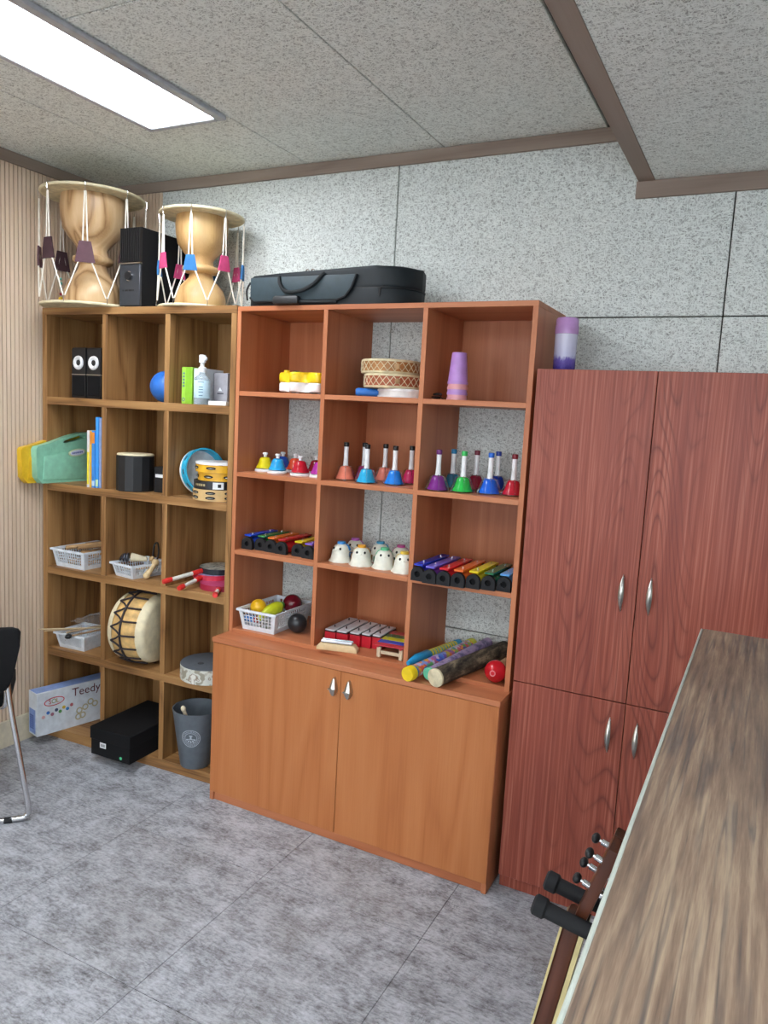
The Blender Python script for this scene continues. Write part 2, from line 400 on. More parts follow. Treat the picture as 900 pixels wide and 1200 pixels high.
# ------------------------------------------------------------------ oak cube shelf (left)
UW, UD = 1.054, 0.33
oak = thing('cube_shelf', 'oak-look cube shelf with three columns and five rows against the slatted wall', 'shelf', (-1.058, -0.3968, 0), (0, 0, radians(2.5)))
th = 0.026; rows = [0.045, 0.436, 0.827, 1.217, 1.608, 2.0]
obj('side_panel', box(nb(), 0, th, 0, UD, 0, 1.97, 0.001), 'oak_v', oak); obj('side_panel', box(nb(), UW-th, UW, 0, UD, 0, 1.97, 0.001), 'oak_v', oak)
for k, z in enumerate(rows):
    t0 = 0.034
    if k == 5: obj('top_board', box(nb(), 0, UW, -0.001, UD, z-0.03, z, 0.001), 'oak_h', oak)
    else: obj('shelf_board', box(nb(), th, UW-th, 0.001, UD-0.008, z-(0.045 if k == 0 else t0), z, 0.001), 'oak_h', oak)
    if k < 5:
        for xd in (0.367, 0.709):
            obj('divider', box(nb(), xd-0.013, xd+0.013, 0.002, UD-0.008, z, rows[k+1]-(0.03 if k == 4 else t0), 0.001), 'oak_v', oak)
obj('back_panel', box(nb(), th, UW-th, UD-0.008, UD, 0.0, 1.97), 'oak_v', oak)

# ------------------------------------------------------------------ orange base cabinet and open upper shelf (middle)
YB = -0.4506; YU = -0.3537; ZL = 0.6887
bc = thing('base_cabinet', 'low orange cherry cabinet with two plain doors under the open shelf', 'cabinet', (0, YB, 0))
D = -YB-0.001
obj('side_panel', box(nb(), 0, 0.018, 0.002, D, 0, ZL-0.02, 0.001), 'cherry_v', bc); obj('side_panel', box(nb(), 1.182, 1.2, 0.002, D, 0, ZL-0.02, 0.001), 'cherry_v', bc)
obj('bottom_board', box(nb(), 0.018, 1.182, 0.02, D, 0.04, 0.058), 'cherry_h', bc)
obj('back_panel', box(nb(), 0.018, 1.182, D-0.006, D, 0.058, ZL-0.02), 'cherry_v', bc)
obj('plinth', box(nb(), 0.018, 1.182, 0.010, 0.026, 0, 0.036, 0.001), 'cherry_h', bc)
obj('countertop', box(nb(), -0.003, 1.203, -0.002, D, ZL-0.02, ZL, 0.0015), 'cherry_h', bc)
def teardrop(x, z):
    b = nb(); n = 12
    out = [(0.0, 0.040), (0.005, 0.036), (0.0135, 0.010), (0.0165, -0.003), (0.0135, -0.016), (0.005, -0.030), (0.0, -0.033)]
    pts = out+[(-a, c) for a, c in out[-2:0:-1]]
    back = [b.verts.new((x+a, -0.001, z+c)) for a, c in pts]
    m = [b.verts.new((x+a*0.75, -0.012-0.010*max(0, 1-abs(c+0.004)/0.036), z+c*0.94)) for a, c in pts]
    ctr = b.verts.new((x, -0.026, z+0.002)); k = len(pts)
    for i in range(k):
        j = (i+1) % k
        b.faces.new((back[i], back[j], m[j], m[i])); b.faces.new((m[i], m[j], ctr))
    b.faces.new(back[::-1])
    box(b, x-0.0155, x+0.0155, -0.0255, -0.012, z-0.0045, z-0.002)
    return b
for x0, x1, hx in ((0.001, 0.5945, 0.570), (0.5965, 1.199, 0.6325)):
    d = obj('door', box(nb(), x0, x1, -0.0005, 0.0175, 0.037, ZL-0.0215, 0.0012), 'door_cherry', bc)
    tag(obj('handle', teardrop(hx, 0.602), 'nickel', d, ang=20), 'silver teardrop handle')
us = thing('open_shelf', 'orange cherry open shelf of three columns standing on the base cabinet', 'shelf', (0, YU, ZL))
z0 = 0.0; H = 1.9945-ZL; D = -YU-0.001; t = 0.018
lv = [0.0165, 1.0326-ZL, 1.349-ZL, 1.6687-ZL]            # tops of the boards
xd = [0.018, 0.404, 0.805, 1.182]
obj('side_panel', box(nb(), 0, t, 0, D, 0, H-t, 0.0008), 'cherry_v', us); obj('side_panel', box(nb(), 1.2-t, 1.2, 0, D, 0, H-t, 0.0008), 'cherry_v', us)
obj('top_board', box(nb(), 0, 1.2, 0, D, H-t, H, 0.0008), 'cherry_h', us)
obj('bottom_board', box(nb(), t, 1.2-t, 0.0005, D, 0, lv[0], 0.0008), 'cherry_h', us)
for i in (1, 2):
    obj('divider', box(nb(), xd[i]-0.009, xd[i]+0.009, 0.0005, D, lv[0], H-t, 0.0008), 'cherry_v', us)
for i in range(3):
    a = xd[i]+(0.009 if i else 0); c = xd[i+1]-(0.009 if i < 2 else 0)
    for k in (1, 2, 3): obj('shelf_board', box(nb(), a, c, 0.0008, D, lv[k]-t, lv[k], 0.0008), 'cherry_h', us)
    for k in range(4):
        top = (lv[k+1]-t) if k < 3 else H-t
        if (i, k) in ((0, 3), (2, 3), (1, 2), (0, 1), (2, 1), (1, 0)):
            obj('back_panel', box(nb(), a, c, D-0.014, D-0.004, lv[k], top), 'cherry_v', us)

# ------------------------------------------------------------------ red cabinet (right)
rc = thing('tall_cabinet', 'tall mahogany-red cabinet with four plain doors right of the open shelf', 'cabinet', (1.2206, -0.3874, 0))
RW, RD, RH, RS = 0.7365, 0.386, 1.7764, 0.7471
obj('side_panel', box(nb(), 0, 0.018, 0.02, RD, 0, RH, 0.001), 'red_v', rc); obj('side_panel', box(nb(), RW-0.018, RW, 0.02, RD, 0, RH, 0.001), 'red_v', rc)
obj('top_board', box(nb(), 0.018, RW-0.018, 0.02, RD, RH-0.018, RH), 'red_v', rc)
obj('bottom_board', box(nb(), 0.018, RW-0.018, 0.02, RD, 0.045, 0.063), 'red_v', rc)
obj('middle_board', box(nb(), 0.018, RW-0.018, 0.02, RD, RS-0.009, RS+0.009), 'red_v', rc)
obj('back_panel', box(nb(), 0.018, RW-0.018, RD-0.006, RD, 0.063, RH-0.018), 'red_v', rc)
obj('plinth', box(nb(), 0.018, RW-0.018, 0.022, 0.04, 0, 0.045), 'red_v', rc)
def bow(x, z):
    b = nb(); L = 0.117; n = 14; rings = []
    for i in range(n+1):
        s = i/n; zz = z+L*(s-0.5); w = 0.0085*sin(pi*min(max(s, 0.02), 0.98))**0.8; yy = -0.004-0.022*sin(pi*s)
        rings.append([b.verts.new((x+w*cos(q), yy+0.5*w*sin(q), zz)) for q in [2*pi*k/8 for k in range(8)]])
    for a, c in zip(rings, rings[1:]):
        for k in range(8): b.faces.new((a[k], a[(k+1) % 8], c[(k+1) % 8], c[k]))
    b.faces.new(rings[0][::-1]); b.faces.new(rings[-1])
    for s in (-1, 1): tube(b, [(x, 0.0, z+s*0.048), (x, -0.010, z+s*0.048)], 0.003, 6)
    return b
mid = 1.5867-1.2206
for z0, z1, hz in ((RS+0.0015, RH-0.0005, 1.0975), (0.0507, RS-0.0015, 0.637)):
    for x0, x1, hx in ((0.0005, mid-0.0012, 1.5435-1.2206), (mid+0.0012, RW-0.0005, 1.6265-1.2206)):
        d = obj('door', box(nb(), x0, x1, 0, 0.0185, z0, z1, 0.001), 'red_v', rc)
        tag(obj('handle', bow(hx, hz), 'nickel', d, ang=60), 'slim bowed silver handle')

# ------------------------------------------------------------------ counter (foreground right)
ct = thing('counter', 'tall counter with worn grey-brown wood-grain top in the right foreground', 'counter', (1.815, -1.1, 0))
obj('countertop', box(nb(), 0.004, 0.62, -1.6, 0, 1.176, 1.198, 0.002), 'counter', ct)
obj('edge_strip', box(nb(), 0.0, 0.0045, -1.6, 0.0, 1.1755, 1.1975, 0.0015), 'counter_edge', ct)
obj('side_panel', box(nb(), 0.05, 0.07, -1.58, -0.03, 0, 1.176), 'panel_pale', ct)
obj('back_panel', box(nb(), 0.07, 0.58, -0.05, -0.03, 0, 1.176), 'panel_pale', ct)
obj('side_panel', box(nb(), 0.58, 0.60, -1.58, -0.03, 0, 1.176), 'panel_pale', ct)
obj('front_panel', box(nb(), 0.07, 0.58, -1.58, -1.56, 0, 1.176), 'panel_pale', ct)
# ------------------------------------------------------------------ hourglass drums on the oak shelf
def janggu(name, label, loc, r, h, tabcols, woodc, rot=0.0, charm=False, kbf=0.57, rgf=0.40, tz=1.0):
    t = thing(name, label, 'drum', loc, (0, 0, rot), None)
    k = r*0.62; kb = r*kbf; w = r*0.27; rg = r*rgf
    prof = [(kb*0.93, 0.012), (kb*1.0, 0.06*h), (kb*0.98, 0.15*h), (kb*0.86, 0.235*h), (kb*0.62, 0.305*h), (w*1.1, 0.345*h), (w, 0.39*h), (rg*0.9, 0.405*h),
            (rg*0.99, 0.42*h), (rg, 0.44*h), (rg*0.95, 0.458*h), (w*1.12, 0.475*h), (w*1.05, 0.53*h), (w*1.35, 0.575*h), (k*0.76, 0.63*h), (k*0.92, 0.69*h), (k*0.99, 0.78*h), (k*1.02, 0.88*h), (k*0.99, h-0.012)]
    obj('body', lathe(nb(), prof, 36), woodc, t, ang=60)
    for z in (0.006, h-0.006):
        hd = obj('drumhead', lathe(nb(), [(0, z-0.0055), (r*0.97, z-0.0055), (r*0.985, z), (r*0.97, z+0.0055), (0, z+0.0055)], 48), 'skin', t)
        tb = [(r*0.985*cos(a), r*0.985*sin(a), z) for a in [2*pi*i/48 for i in range(48)]]
        obj('hoop', tube(nb(), tb, 0.0062, 8, True), 'cream', hd)
    n = 8; rr = r*1.0+0.004; zt, zb2 = h-0.035, 0.03
    rope = nb(); hook = nb()
    P = lambda a, z, q=rr: Vector((q*cos(a), q*sin(a), z))
    st = pi/n
    for i in range(n):
        a = 2*pi*i/n
        zm = 0.44*h + (0.02*h if i % 2 else -0.01*h)
        for s in (-1, 1):
            tube(rope, [P(a+s*0.012, zt), P(a+s*0.045, zm+0.05*h), P(a+s*0.09, zm-0.05*h), P(a+s*st*0.96, zb2)], 0.0030, 6)
        tube(hook, [P(a, zt-0.004), P(a, zt+0.012, rr+0.003), P(a, h-0.004, rr+0.004), P(a, h+0.002, rr-0.012)], 0.0016, 5)
        tube(hook, [P(a+st, zb2+0.004), P(a+st, 0.018, rr+0.003), P(a+st, 0.006, rr+0.004)], 0.0016, 5)
        b = nb(); lo, hi = zm-0.070*h*tz, zm+0.070*h*tz; q = rr+0.0035
        g = [[b.verts.new(P(a+(-1+2*u/4)*wd, z, q+d)) for u in range(5)] for z, wd, d in ((lo, 0.145*tz, 0), (zm, 0.115*tz, 0.001), (hi, 0.085*tz, 0))]
        for ra, rb in zip(g, g[1:]):
            for u in range(4): b.faces.new((ra[u], ra[u+1], rb[u+1], rb[u]))
        ext = bmesh.ops.extrude_face_region(b, geom=list(b.faces))
        for v in ext['geom']:
            if isinstance(v, bmesh.types.BMVert):
                d = Vector((v.co.x, v.co.y, 0)).normalized(); v.co -= d*0.007
        c, cn = tabcols[i % len(tabcols)]
        tag(obj('leather_tab', b, plain(c, 0.7, spec=0.3), t), cn+' leather tab')
    obj('rope', rope, 'rope', t); obj('hook', hook, 'chrome', t)
    if charm:
        a = radians(225); q = rr+0.008
        b = nb()
        for k2, (z, s) in enumerate(((0.30*h, 0.006), (0.26*h, 0.008), (0.22*h, 0.006))): ball(b, s, P(a, z, q), n=10)
        cd = obj('charm_cord', tube(nb(), [P(a, 0.5*h, q), P(a, 0.12*h, q)], 0.0015, 5), 'rope', t)
        obj('bead', b, plain('7fc4b4', 0.4), cd)
        obj('bead', ball(nb(), 0.011, P(a, 0.115*h, q), n=12), plain('e8c030', 0.4), cd)
        obj('bead', ball(nb(), 0.007, P(a, 0.16*h, q), n=10), plain('b03040', 0.4), cd)
    return t
M['turned_wood'] = wood('turned_wood', (150, 112, 74), (194, 156, 112), (214, 182, 140), 'z', 8, 5.0, 0.35, 0.5, 0.3, 3.5, 0.5)
M['turned_pale'] = wood('turned_wood_pale', (176, 136, 86), (208, 170, 116), (222, 190, 140), 'z', 3, 4.0, 0.35, 0.5, 0.3, 5.0, 0.3)
pur = [('5c4048', 'dark purple'), ('4a343a', 'dark brown-purple')]
janggu('hourglass_drum', 'larger hourglass drum with purple-brown leather tabs, in the corner on the cube shelf', (-0.845, -0.305, 2.0), 0.217, 0.488, pur, M['turned_wood'], radians(-50), True, 0.57, 0.40, 1.25)
pb = [('2f6fa8', 'blue'), ('c84a7a', 'pink')]
janggu('hourglass_drum', 'smaller pale hourglass drum with pink and blue leather tabs, on the cube shelf', (-0.317, -0.205, 2.0), 0.173, 0.395, pb, M['turned_pale'], radians(-63), False, 0.62, 0.46, 1.1)

# subwoofer between the drums
sw = thing('loudspeaker', 'deep black loudspeaker with silver line and round knob between the hourglass drums', 'speaker', (-0.559, -0.37, 2.0))
obj('cabinet', box(nb(), -0.057, 0.057, 0.012, 0.335, 0.006, 0.325, 0.003), 'matte_black', sw)
f = obj('front_panel', box(nb(), -0.058, 0.058, 0.0, 0.014, 0.004, 0.175, 0.003), plain('34383e', 0.45), sw)
b = nb()
for k in range(11): box(b, -0.056+k*0.0106, -0.0497+k*0.0106, 0.002, 0.014, 0.186, 0.322)
obj('grille', b, 'black', sw)
obj('silver_line', box(nb(), -0.058, 0.058, -0.002, 0.013, 0.176, 0.181), 'nickel', sw)
kn = obj('knob', cyl(nb(), 0.017, 0, 0.014, 24, T(0.002, 0.0, 0.125) @ R(pi/2, 'X')), 'black', sw)
obj('knob_ring', ring(nb(), 0.017, 0.020, 0, 0.006, 24, T(0.002, 0.0, 0.125) @ R(pi/2, 'X')), 'chrome', sw)
bl = nb()
for x, w in ((-0.036, 0.006), (-0.016, 0.016), (0.006, 0.018), (0.022, 0.006)): box(bl, x-w/2, x+w/2, -0.0008, 0.001, 0.064, 0.071)
obj('lettering', bl, 'black', sw, smooth=False)
b = nb()
for x in (-0.045, 0.045):
    for y in (0.03, 0.31): cyl(b, 0.008, 0, 0.008, 10, T(x, y, 0))
obj('foot', b, 'rubber', sw)

# violin case on the open shelf
vc = thing('violin_case', 'black oblong instrument case with a handle lying on top of the open shelf', 'case', (0.02, -0.335, 1.9945))
L, Dp, hh = 0.70, 0.25, 0.122
pts = []
for i in range(9): a = pi/2*i/8; pts.append((L-0.125+0.125*sin(a), 0.125-0.125*cos(a)))
for i in range(9): a = pi/2*i/8; pts.append((L-0.125+0.125*cos(a), Dp-0.125+0.125*sin(a)))
for i in range(5): a = pi/2*i/4; pts.append((0.03-0.03*sin(a), Dp-0.05+0.0-0.03+0.03*cos(a)))
for i in range(5): a = pi/2*i/4; pts.append((0.03-0.03*cos(a), 0.045-0.03*sin(a)))
pts += [(0.16, 0.004)]
fab = plain('171f24', 0.55, spec=0.35); fab2 = plain('2f3f46', 0.5, spec=0.45)
fabd = plain('15191c', 0.65, spec=0.3)
def scale_pts(p, s, cx=0.36, cy=0.125): return [(cx+(x-cx)*s, cy+(y-cy)*s) for x, y in p]
body = prism(nb(), pts, 0.0, 0.060, None, 0.006); obj('lower_shell', body, fab, vc)
# lid rises gently to the right
b = prism(nb(), scale_pts(pts, 1.004), 0.061, hh, None, 0.012, 3)
for v in b.verts:
    if v.co.z > 0.08: v.co.z += 0.018*max(0, min(1, v.co.x/0.55))-0.004
obj('lid', b, fab, vc)
zp = nb(); prism(zp, scale_pts(pts, 1.008), 0.0595, 0.0625); obj('zipper', zp, 'black', vc)
fp = [(0.03, 0.034), (0.05, 0.018), (0.42, 0.018), (0.455, 0.03), (0.48, 0.06), (0.50, 0.108), (0.03, 0.108)]
flap = prism(nb(), fp, 0, 0.016, Matrix(((1, 0, 0, 0), (0, 0, -1, 0.006), (0, 1, 0, 0), (0, 0, 0, 1))), 0.004); fl = obj('pocket_flap', flap, fab2, vc)
obj('piping', tube(nb(), [(x, -0.008, z) for x, z in fp[:6]], 0.0050, 6), fabd, fl)
obj('handle', tube(nb(), curve([(0.165, -0.008, 0.108), (0.175, -0.018, 0.078), (0.21, -0.024, 0.050), (0.27, -0.025, 0.050), (0.32, -0.022, 0.070), (0.355, -0.012, 0.105), (0.365, -0.006, 0.115)], 5), 0.0075, 8), fabd, vc)
obj('shoulder_pad', box(nb(), 0.155, 0.27, -0.040, -0.010, -0.006+0.008, 0.034, 0.009, None, 2), 'black', vc)
obj('strap', tube(nb(), [(0.26, -0.022, 0.012), (0.34, -0.018, 0.010), (0.42, -0.004, 0.012)], 0.006, 8), fabd, vc)
obj('clasp', tube(nb(), [(0.59, -0.0085+0.012, 0.03), (0.592, 0.0, 0.056), (0.60, 0.008, 0.062)], 0.005, 8), 'black', vc)
b = nb()
for s in (-1, 1): ring(b, 0.006, 0.010, 0, 0.004, 14, T(0.285+s*0.012, 0.02, 0.128) @ R(pi/2, 'X'))
obj('zip_ring', b, 'chrome', vc)
b = nb(); tube(b, curve([(-0.006, 0.04, 0.10), (-0.016, 0.03, 0.07), (-0.012, 0.03, 0.03)]), 0.004, 6); obj('end_loop', b, 'black', vc)

# tumbler on the red cabinet
def tumbler_mat():
    t = NT('tumbler_print', 0.25, 0.5)
    co = t.add('ShaderNodeTexCoord'); sp = t.add('ShaderNodeSeparateXYZ'); t.link(co.outputs['Object'], sp.inputs[0])
    n = t.noise(t.co((1, 1, 0.5)), 90, 3, 0.7)
    zz = t.math('ADD', t.math('MULTIPLY', sp.outputs[2], 6.4), t.math('MULTIPLY', t.math('SUBTRACT', n, 0.5), 0.28))
    t.color(t.ramp(zz, [(0.05, (70, 56, 140)), (0.26, (112, 96, 180)), (0.34, (196, 196, 226)), (0.75, (206, 204, 226))])); return t.m
tb = thing('tumbler', 'lilac tumbler with a purple lower print standing on the red cabinet', 'tumbler', (1.264, -0.225, 1.7764))
obj('body', lathe(nb(), [(0.0, 0), (0.034, 0), (0.036, 0.004), (0.037, 0.125), (0.0, 0.125)], 28), tumbler_mat(), tb)
obj('lid', lathe(nb(), [(0.0, 0.1255), (0.038, 0.1255), (0.0385, 0.13), (0.0385, 0.152), (0.037, 0.154), (0.037, 0.172), (0.033, 0.178), (0, 0.178)], 28), plain('c295cf', 0.25), tb)

# ------------------------------------------------------------------ oak shelf, row 1
S1, S2, S3, S4, S5 = 1.608, 1.217, 0.827, 0.436, 0.045
def mini_speaker(x, y, lab):
    t = thing('desk_speaker', lab, 'speaker', (x, y, S1), group='pair of small desk speakers')
    b = prism(nb(), [(-0.043, 0), (0.043, 0), (0.04, 0.11), (-0.04, 0.11)], 0, 0.226, None, 0.008)
    obj('cabinet', b, 'black', t)
    obj('surround', lathe(nb(), [(0.013, 0.002), (0.022, 0.009), (0.030, 0.005), (0.031, 0)], 28, T(0, -0.0005, 0.158) @ R(pi/2, 'X'), cap=False), 'white', t)
    obj('cone', lathe(nb(), [(0, 0.005), (0.008, 0.004), (0.014, 0.001)], 20, T(0, -0.0006, 0.158) @ R(pi/2, 'X'), cap=False), 'black', t)
    obj('silver_line', box(nb(), -0.043, 0.043, -0.002, 0.006, 0.104, 0.108), 'nickel', t)
    obj('speaker_grille', box(nb(), -0.037, 0.037, -0.003, 0.004, 0.012, 0.100, 0.002), 'matte_black', t)
    return t
mini_speaker(-0.899, -0.335, 'small black desk speaker, left of the pair in the top left cell')
mini_speaker(-0.808, -0.331, 'small black desk speaker, right of the pair in the top left cell')
tag(obj('ball', ball(nb(), 0.069, n=28), plain('2f74d0', 0.4), loc=(-0.492, -0.215, S1+0.069)), 'blue ball in the top middle cell of the cube shelf', 'ball')
def booklet(name, label, cat, x0, x1, y0, y1, z, h, col, loc=None, group=None, spine=None, tilt=0):
    """cover boards, page block; spine faces the room"""
    t = thing(name, label, cat, ((x0+x1)/2, y0, z), (0, 0, tilt), group); w = x1-x0; d = y1-y0; b = nb()
    box(b, -w/2, -w/2+0.0015, 0, d, 0, h); box(b, w/2-0.0015, w/2, 0, d, 0, h); box(b, -w/2+0.0015, w/2-0.0015, 0, 0.0015, 0, h)
    obj('cover', b, plain(col, 0.4), t, smooth=False)
    obj('pages', box(nb(), -w/2+0.0015, w/2-0.0015, 0.0015, d-0.003, 0.002, h-0.002), 'white', t, smooth=False)
    if spine:
        for c, a0, a1 in spine: obj('spine_label', box(nb(), -w/2+0.0005, w/2-0.0005, -0.0006, 0.0004, a0*h, a1*h), plain(c, 0.5), t, smooth=False)
    return t
g = thing('carton', 'bright green carton standing beside the white carton and pump bottle', 'box', (-0.293, -0.305, S1))
obj('box_body', box(nb(), -0.028, 0.028, 0, 0.15, 0, 0.152, 0.001), plain('8cc63a', 0.4), g)
obj('side_print', box(nb(), -0.0272, -0.006, -0.0006, 0.0, 0.004, 0.148), plain('a4d94e', 0.4), g, smooth=False)
b = nb(); ring(b, 0.005, 0.008, 0, 0.0008, 18, FACE((-0.0165, -0.0006, 0.018), (1, 0, 0), (0, 0, 1))); 
for k in range(5): box(b, -0.021, -0.012, -0.0012, -0.0004, 0.07+k*0.013, 0.078+k*0.013)
obj('print_mark', b, plain('5f7f9a', 0.5), g, smooth=False)
g = thing('carton', 'tall white carton behind the pump bottle', 'box', (-0.232, -0.30, S1))
obj('box_body', box(nb(), -0.029, 0.029, 0, 0.12, 0, 0.148, 0.001), 'whitebox', g)
g = thing('carton', 'grey carton standing right of the pump bottle', 'box', (-0.160, -0.25, S1))
obj('box_body', box(nb(), -0.036, 0.036, 0, 0.10, 0, 0.134, 0.001), plain('a4a2a8', 0.5), g)
b = nb(); prism(b, [(-0.012, 0.06), (0.008, 0.06), (-0.002, 0.075)], 0, 0.0008, Matrix(((1, 0, 0, 0), (0, 0, -1, 0), (0, 1, 0, 0), (0, 0, 0, 1))))
obj('print_mark', b, 'white', g, smooth=False)
b = nb()
for k in range(6): box(b, -0.016+k*0.0055, -0.012+k*0.0055, -0.0008, 0, 0.047, 0.053)
obj('lettering', b, plain('404048'), g, smooth=False)
g = thing('carton', 'flat white carton lying at the front of the top right cell', 'box', (-0.099, -0.335, S1), (0, 0, radians(4)))
obj('box_body', box(nb(), -0.05, 0.036, 0, 0.06, 0, 0.017, 0.001), 'white', g)
pbt = thing('pump_bottle', 'clear hand gel bottle with a white pump cap and pale blue label', 'bottle', (-0.186, -0.335, S1))
obj('bottle', lathe(nb(), [(0, 0), (0.030, 0), (0.032, 0.003), (0.032, 0.092), (0.028, 0.108), (0.012, 0.122), (0.012, 0.130), (0, 0.130)], 28), glass('gel_bottle', (214, 226, 232), 0.08, 0.75, 1.2), pbt)
lb = obj('label', lathe(nb(), [(0.0323, 0.026), (0.0328, 0.027), (0.0328, 0.096), (0.0323, 0.097)], 28, None, False), plain('c4e0ee', 0.5), pbt)
b = nb()
for z, w, c in ((0.090, 0.30, 0), (0.070, 0.16, 0), (0.060, 0.18, 0), (0.050, 0.2, 0), (0.036, 0.16, 0)):
    for k in range(5):
        a = radians(-58)+(k-2)*w*0.5; box(b, -0.0006, 0.0006, -0.0028, 0.0028, z-0.0016, z+0.0016, mtx=R(a, 'Z') @ T(0.0332, 0, 0))
obj('lettering', b, plain('5a7890'), lb, smooth=False)
pm = obj('pump_cap', lathe(nb(), [(0, 0.1305), (0.0155, 0.1305), (0.0155, 0.150), (0.009, 0.153), (0.009, 0.168), (0.014, 0.170), (0.014, 0.196), (0.012, 0.200), (0, 0.200)], 20), 'white', pbt)
obj('nozzle', box(nb(), -0.008, 0.022, -0.007, 0.007, 0.178, 0.192, 0.003), 'white', pm)

# row 2
def flat_case(name, label, x, y0, y1, z, h, th_, col, dark, loc_rot=0.0, badge=False, group=None):
    """moulded plastic carry case with a handle hump, standing on its long edge, side faces +x"""
    t = thing(name, label, 'case', (x, y0, z), (0, 0, loc_rot), group); L = y1-y0
    o = [(0.03, 0), (L-0.02, 0), (L, 0.02), (L, h*1.15), (L*0.96, h*1.28), (L*0.86, h*1.35), (L*0.74, h*1.33), (L*0.55, h*1.25), (L*0.36, h*1.14), (L*0.22, h*1.06), (0.03, h*1.0), (0.008, h*0.97), (0.0, h*0.90), (0.004, 0.03)]
    mt = Matrix(((0, 0, 1, -th_/2), (1, 0, 0, 0), (0, 1, 0, 0), (0, 0, 0, 1)))
    # shell as ring around the handle slot: bridge outline to slot
    bm = nb(); slot = [(L*0.82, h*1.20), (L*0.81, h*1.255), (L*0.73, h*1.265), (L*0.58, h*1.19), (L*0.46, h*1.12), (L*0.435, h*1.08), (L*0.47, h*1.05), (L*0.62, h*1.10), (L*0.74, h*1.15)]
    e = []
    for loop in (o, slot):
        vs = [bm.verts.new((p[0], p[1], 0)) for p in loop]
        for i in range(len(vs)): e.append(bm.edges.new((vs[i], vs[(i+1) % len(vs)])))
    bmesh.ops.triangle_fill(bm, edges=e, use_beauty=True)
    bmesh.ops.recalc_face_normals(bm, faces=bm.faces)
    ext = bmesh.ops.extrude_face_region(bm, geom=list(bm.faces))
    for v in ext['geom']:
        if isinstance(v, bmesh.types.BMVert): v.co.z += th_
    es = [ed for ed in bm.edges if len(ed.link_faces) == 2 and ed.calc_face_angle(0) > 1.2]
    bmesh.ops.bevel(bm, geom=es, offset=0.006, segments=2, affect='EDGES', profile=0.5)
    _xf(bm.verts, mt); sh = obj('shell', bm, plain(col, 0.35), t, ang=50)
    pn = [(L*0.10, h*0.10), (L*0.90, h*0.08), (L*0.93, h*0.55), (L*0.86, h*0.86), (L*0.45, h*0.80), (L*0.12, h*0.72)]
    obj('raised_panel', prism(nb(), pn, th_-0.001, th_+0.004, mt, 0.003), plain(dark, 0.35), t)
    if badge:
        m2 = Matrix(((0, 0, 1, th_/2+0.0035), (1, 0, 0, L*0.66), (0, 1, 0, h*0.80), (0, 0, 0, 1))) @ R(0.12, 'Z')
        bd = obj('badge', prism(nb(), ell(0.050, 0.017), 0, 0.005, m2, 0.002), plain('c9d8b0', 0.4), t)
        obj('badge_print', prism(nb(), ell(0.040, 0.012), 0.0052, 0.0062, m2), plain('d2d8ee', 0.4), bd)
        b = nb()
        for k in range(7): box(b, -0.030+k*0.0088, -0.024+k*0.0088, -0.004, 0.004, 0.006, 0.0068, mtx=m2)
        obj('lettering', b, plain('5a66a8', 0.5), bd, smooth=False)
        b = nb()
        for k in range(5): box(b, L*0.11+k*0.011, L*0.11+k*0.011+0.006, h*0.86, h*0.93, th_-0.002, th_+0.0015, mtx=mt)
        obj('grip_rib', b, plain(dark, 0.4), t)
    return t
flat_case('instrument_case', 'mint green plastic carry case with an oval badge sticking out of the second row', -1.017, -0.478, -0.150, S2, 0.172, 0.036, '8ac6aa', '8ecaae', 0.0, True)
flat_case('instrument_case', 'yellow plastic carry case behind the mint green case', -1.052, -0.525, -0.195, S2, 0.166, 0.030, 'e0b428', 'd8aa22', 0.0)
booklet('book', 'thin pale book with a yellow edge next to the mint green case', 'book', -0.790, -0.776, -0.383, -0.17, S2, 0.252, 'd8d6d8', group='books beside the mint green case', spine=[('e8d83c', 0.05, 0.62)])
booklet('book', 'thin yellow book with an orange top on its spine', 'book', -0.775, -0.765, -0.381, -0.17, S2, 0.250, 'e6b422', group='books beside the mint green case', spine=[('e08830', 0.76, 0.98)])
booklet('book', 'book with a blue spine and orange top between yellow and tall blue books', 'book', -0.764, -0.746, -0.380, -0.17, S2, 0.252, '3a88d8', group='books beside the mint green case', spine=[('e08a3a', 0.78, 0.97), ('b8d0e8', 0.03, 0.12)])
booklet('book', 'tallest bright blue book of the row, second from the divider', 'book', -0.745, -0.728, -0.376, -0.16, S2, 0.312, '3c96e4', group='books beside the mint green case', spine=[('b8d8b0', 0.02, 0.12)])
booklet('book', 'tall pale blue-grey book against the divider', 'book', -0.727, -0.715, -0.372, -0.16, S2, 0.308, '8aa0cc', group='books beside the mint green case')
dr = thing('bongo_drum', 'black cylinder drum with a pale top in the second row', 'drum', (-0.577, -0.305, S2))
obj('shell', lathe(nb(), [(0, 0), (0.079, 0), (0.081, 0.003), (0.081, 0.152), (0.079, 0.155), (0, 0.155)], 14), 'black', dr, ang=20)
obj('drumhead', lathe(nb(), [(0, 0.1555), (0.078, 0.1555), (0.080, 0.158), (0.076, 0.163), (0, 0.163)], 36), 'cream', dr)
g = thing('black_box', 'black box with a small white label behind the black cylinder drum', 'box', (-0.428, -0.29, S2))
obj('box_body', box(nb(), -0.055, 0.055, 0, 0.16, 0, 0.112, 0.002), 'black', g)
obj('label', box(nb(), -0.046, 0.006, -0.0008, 0, 0.066, 0.080), 'white', g, smooth=False)
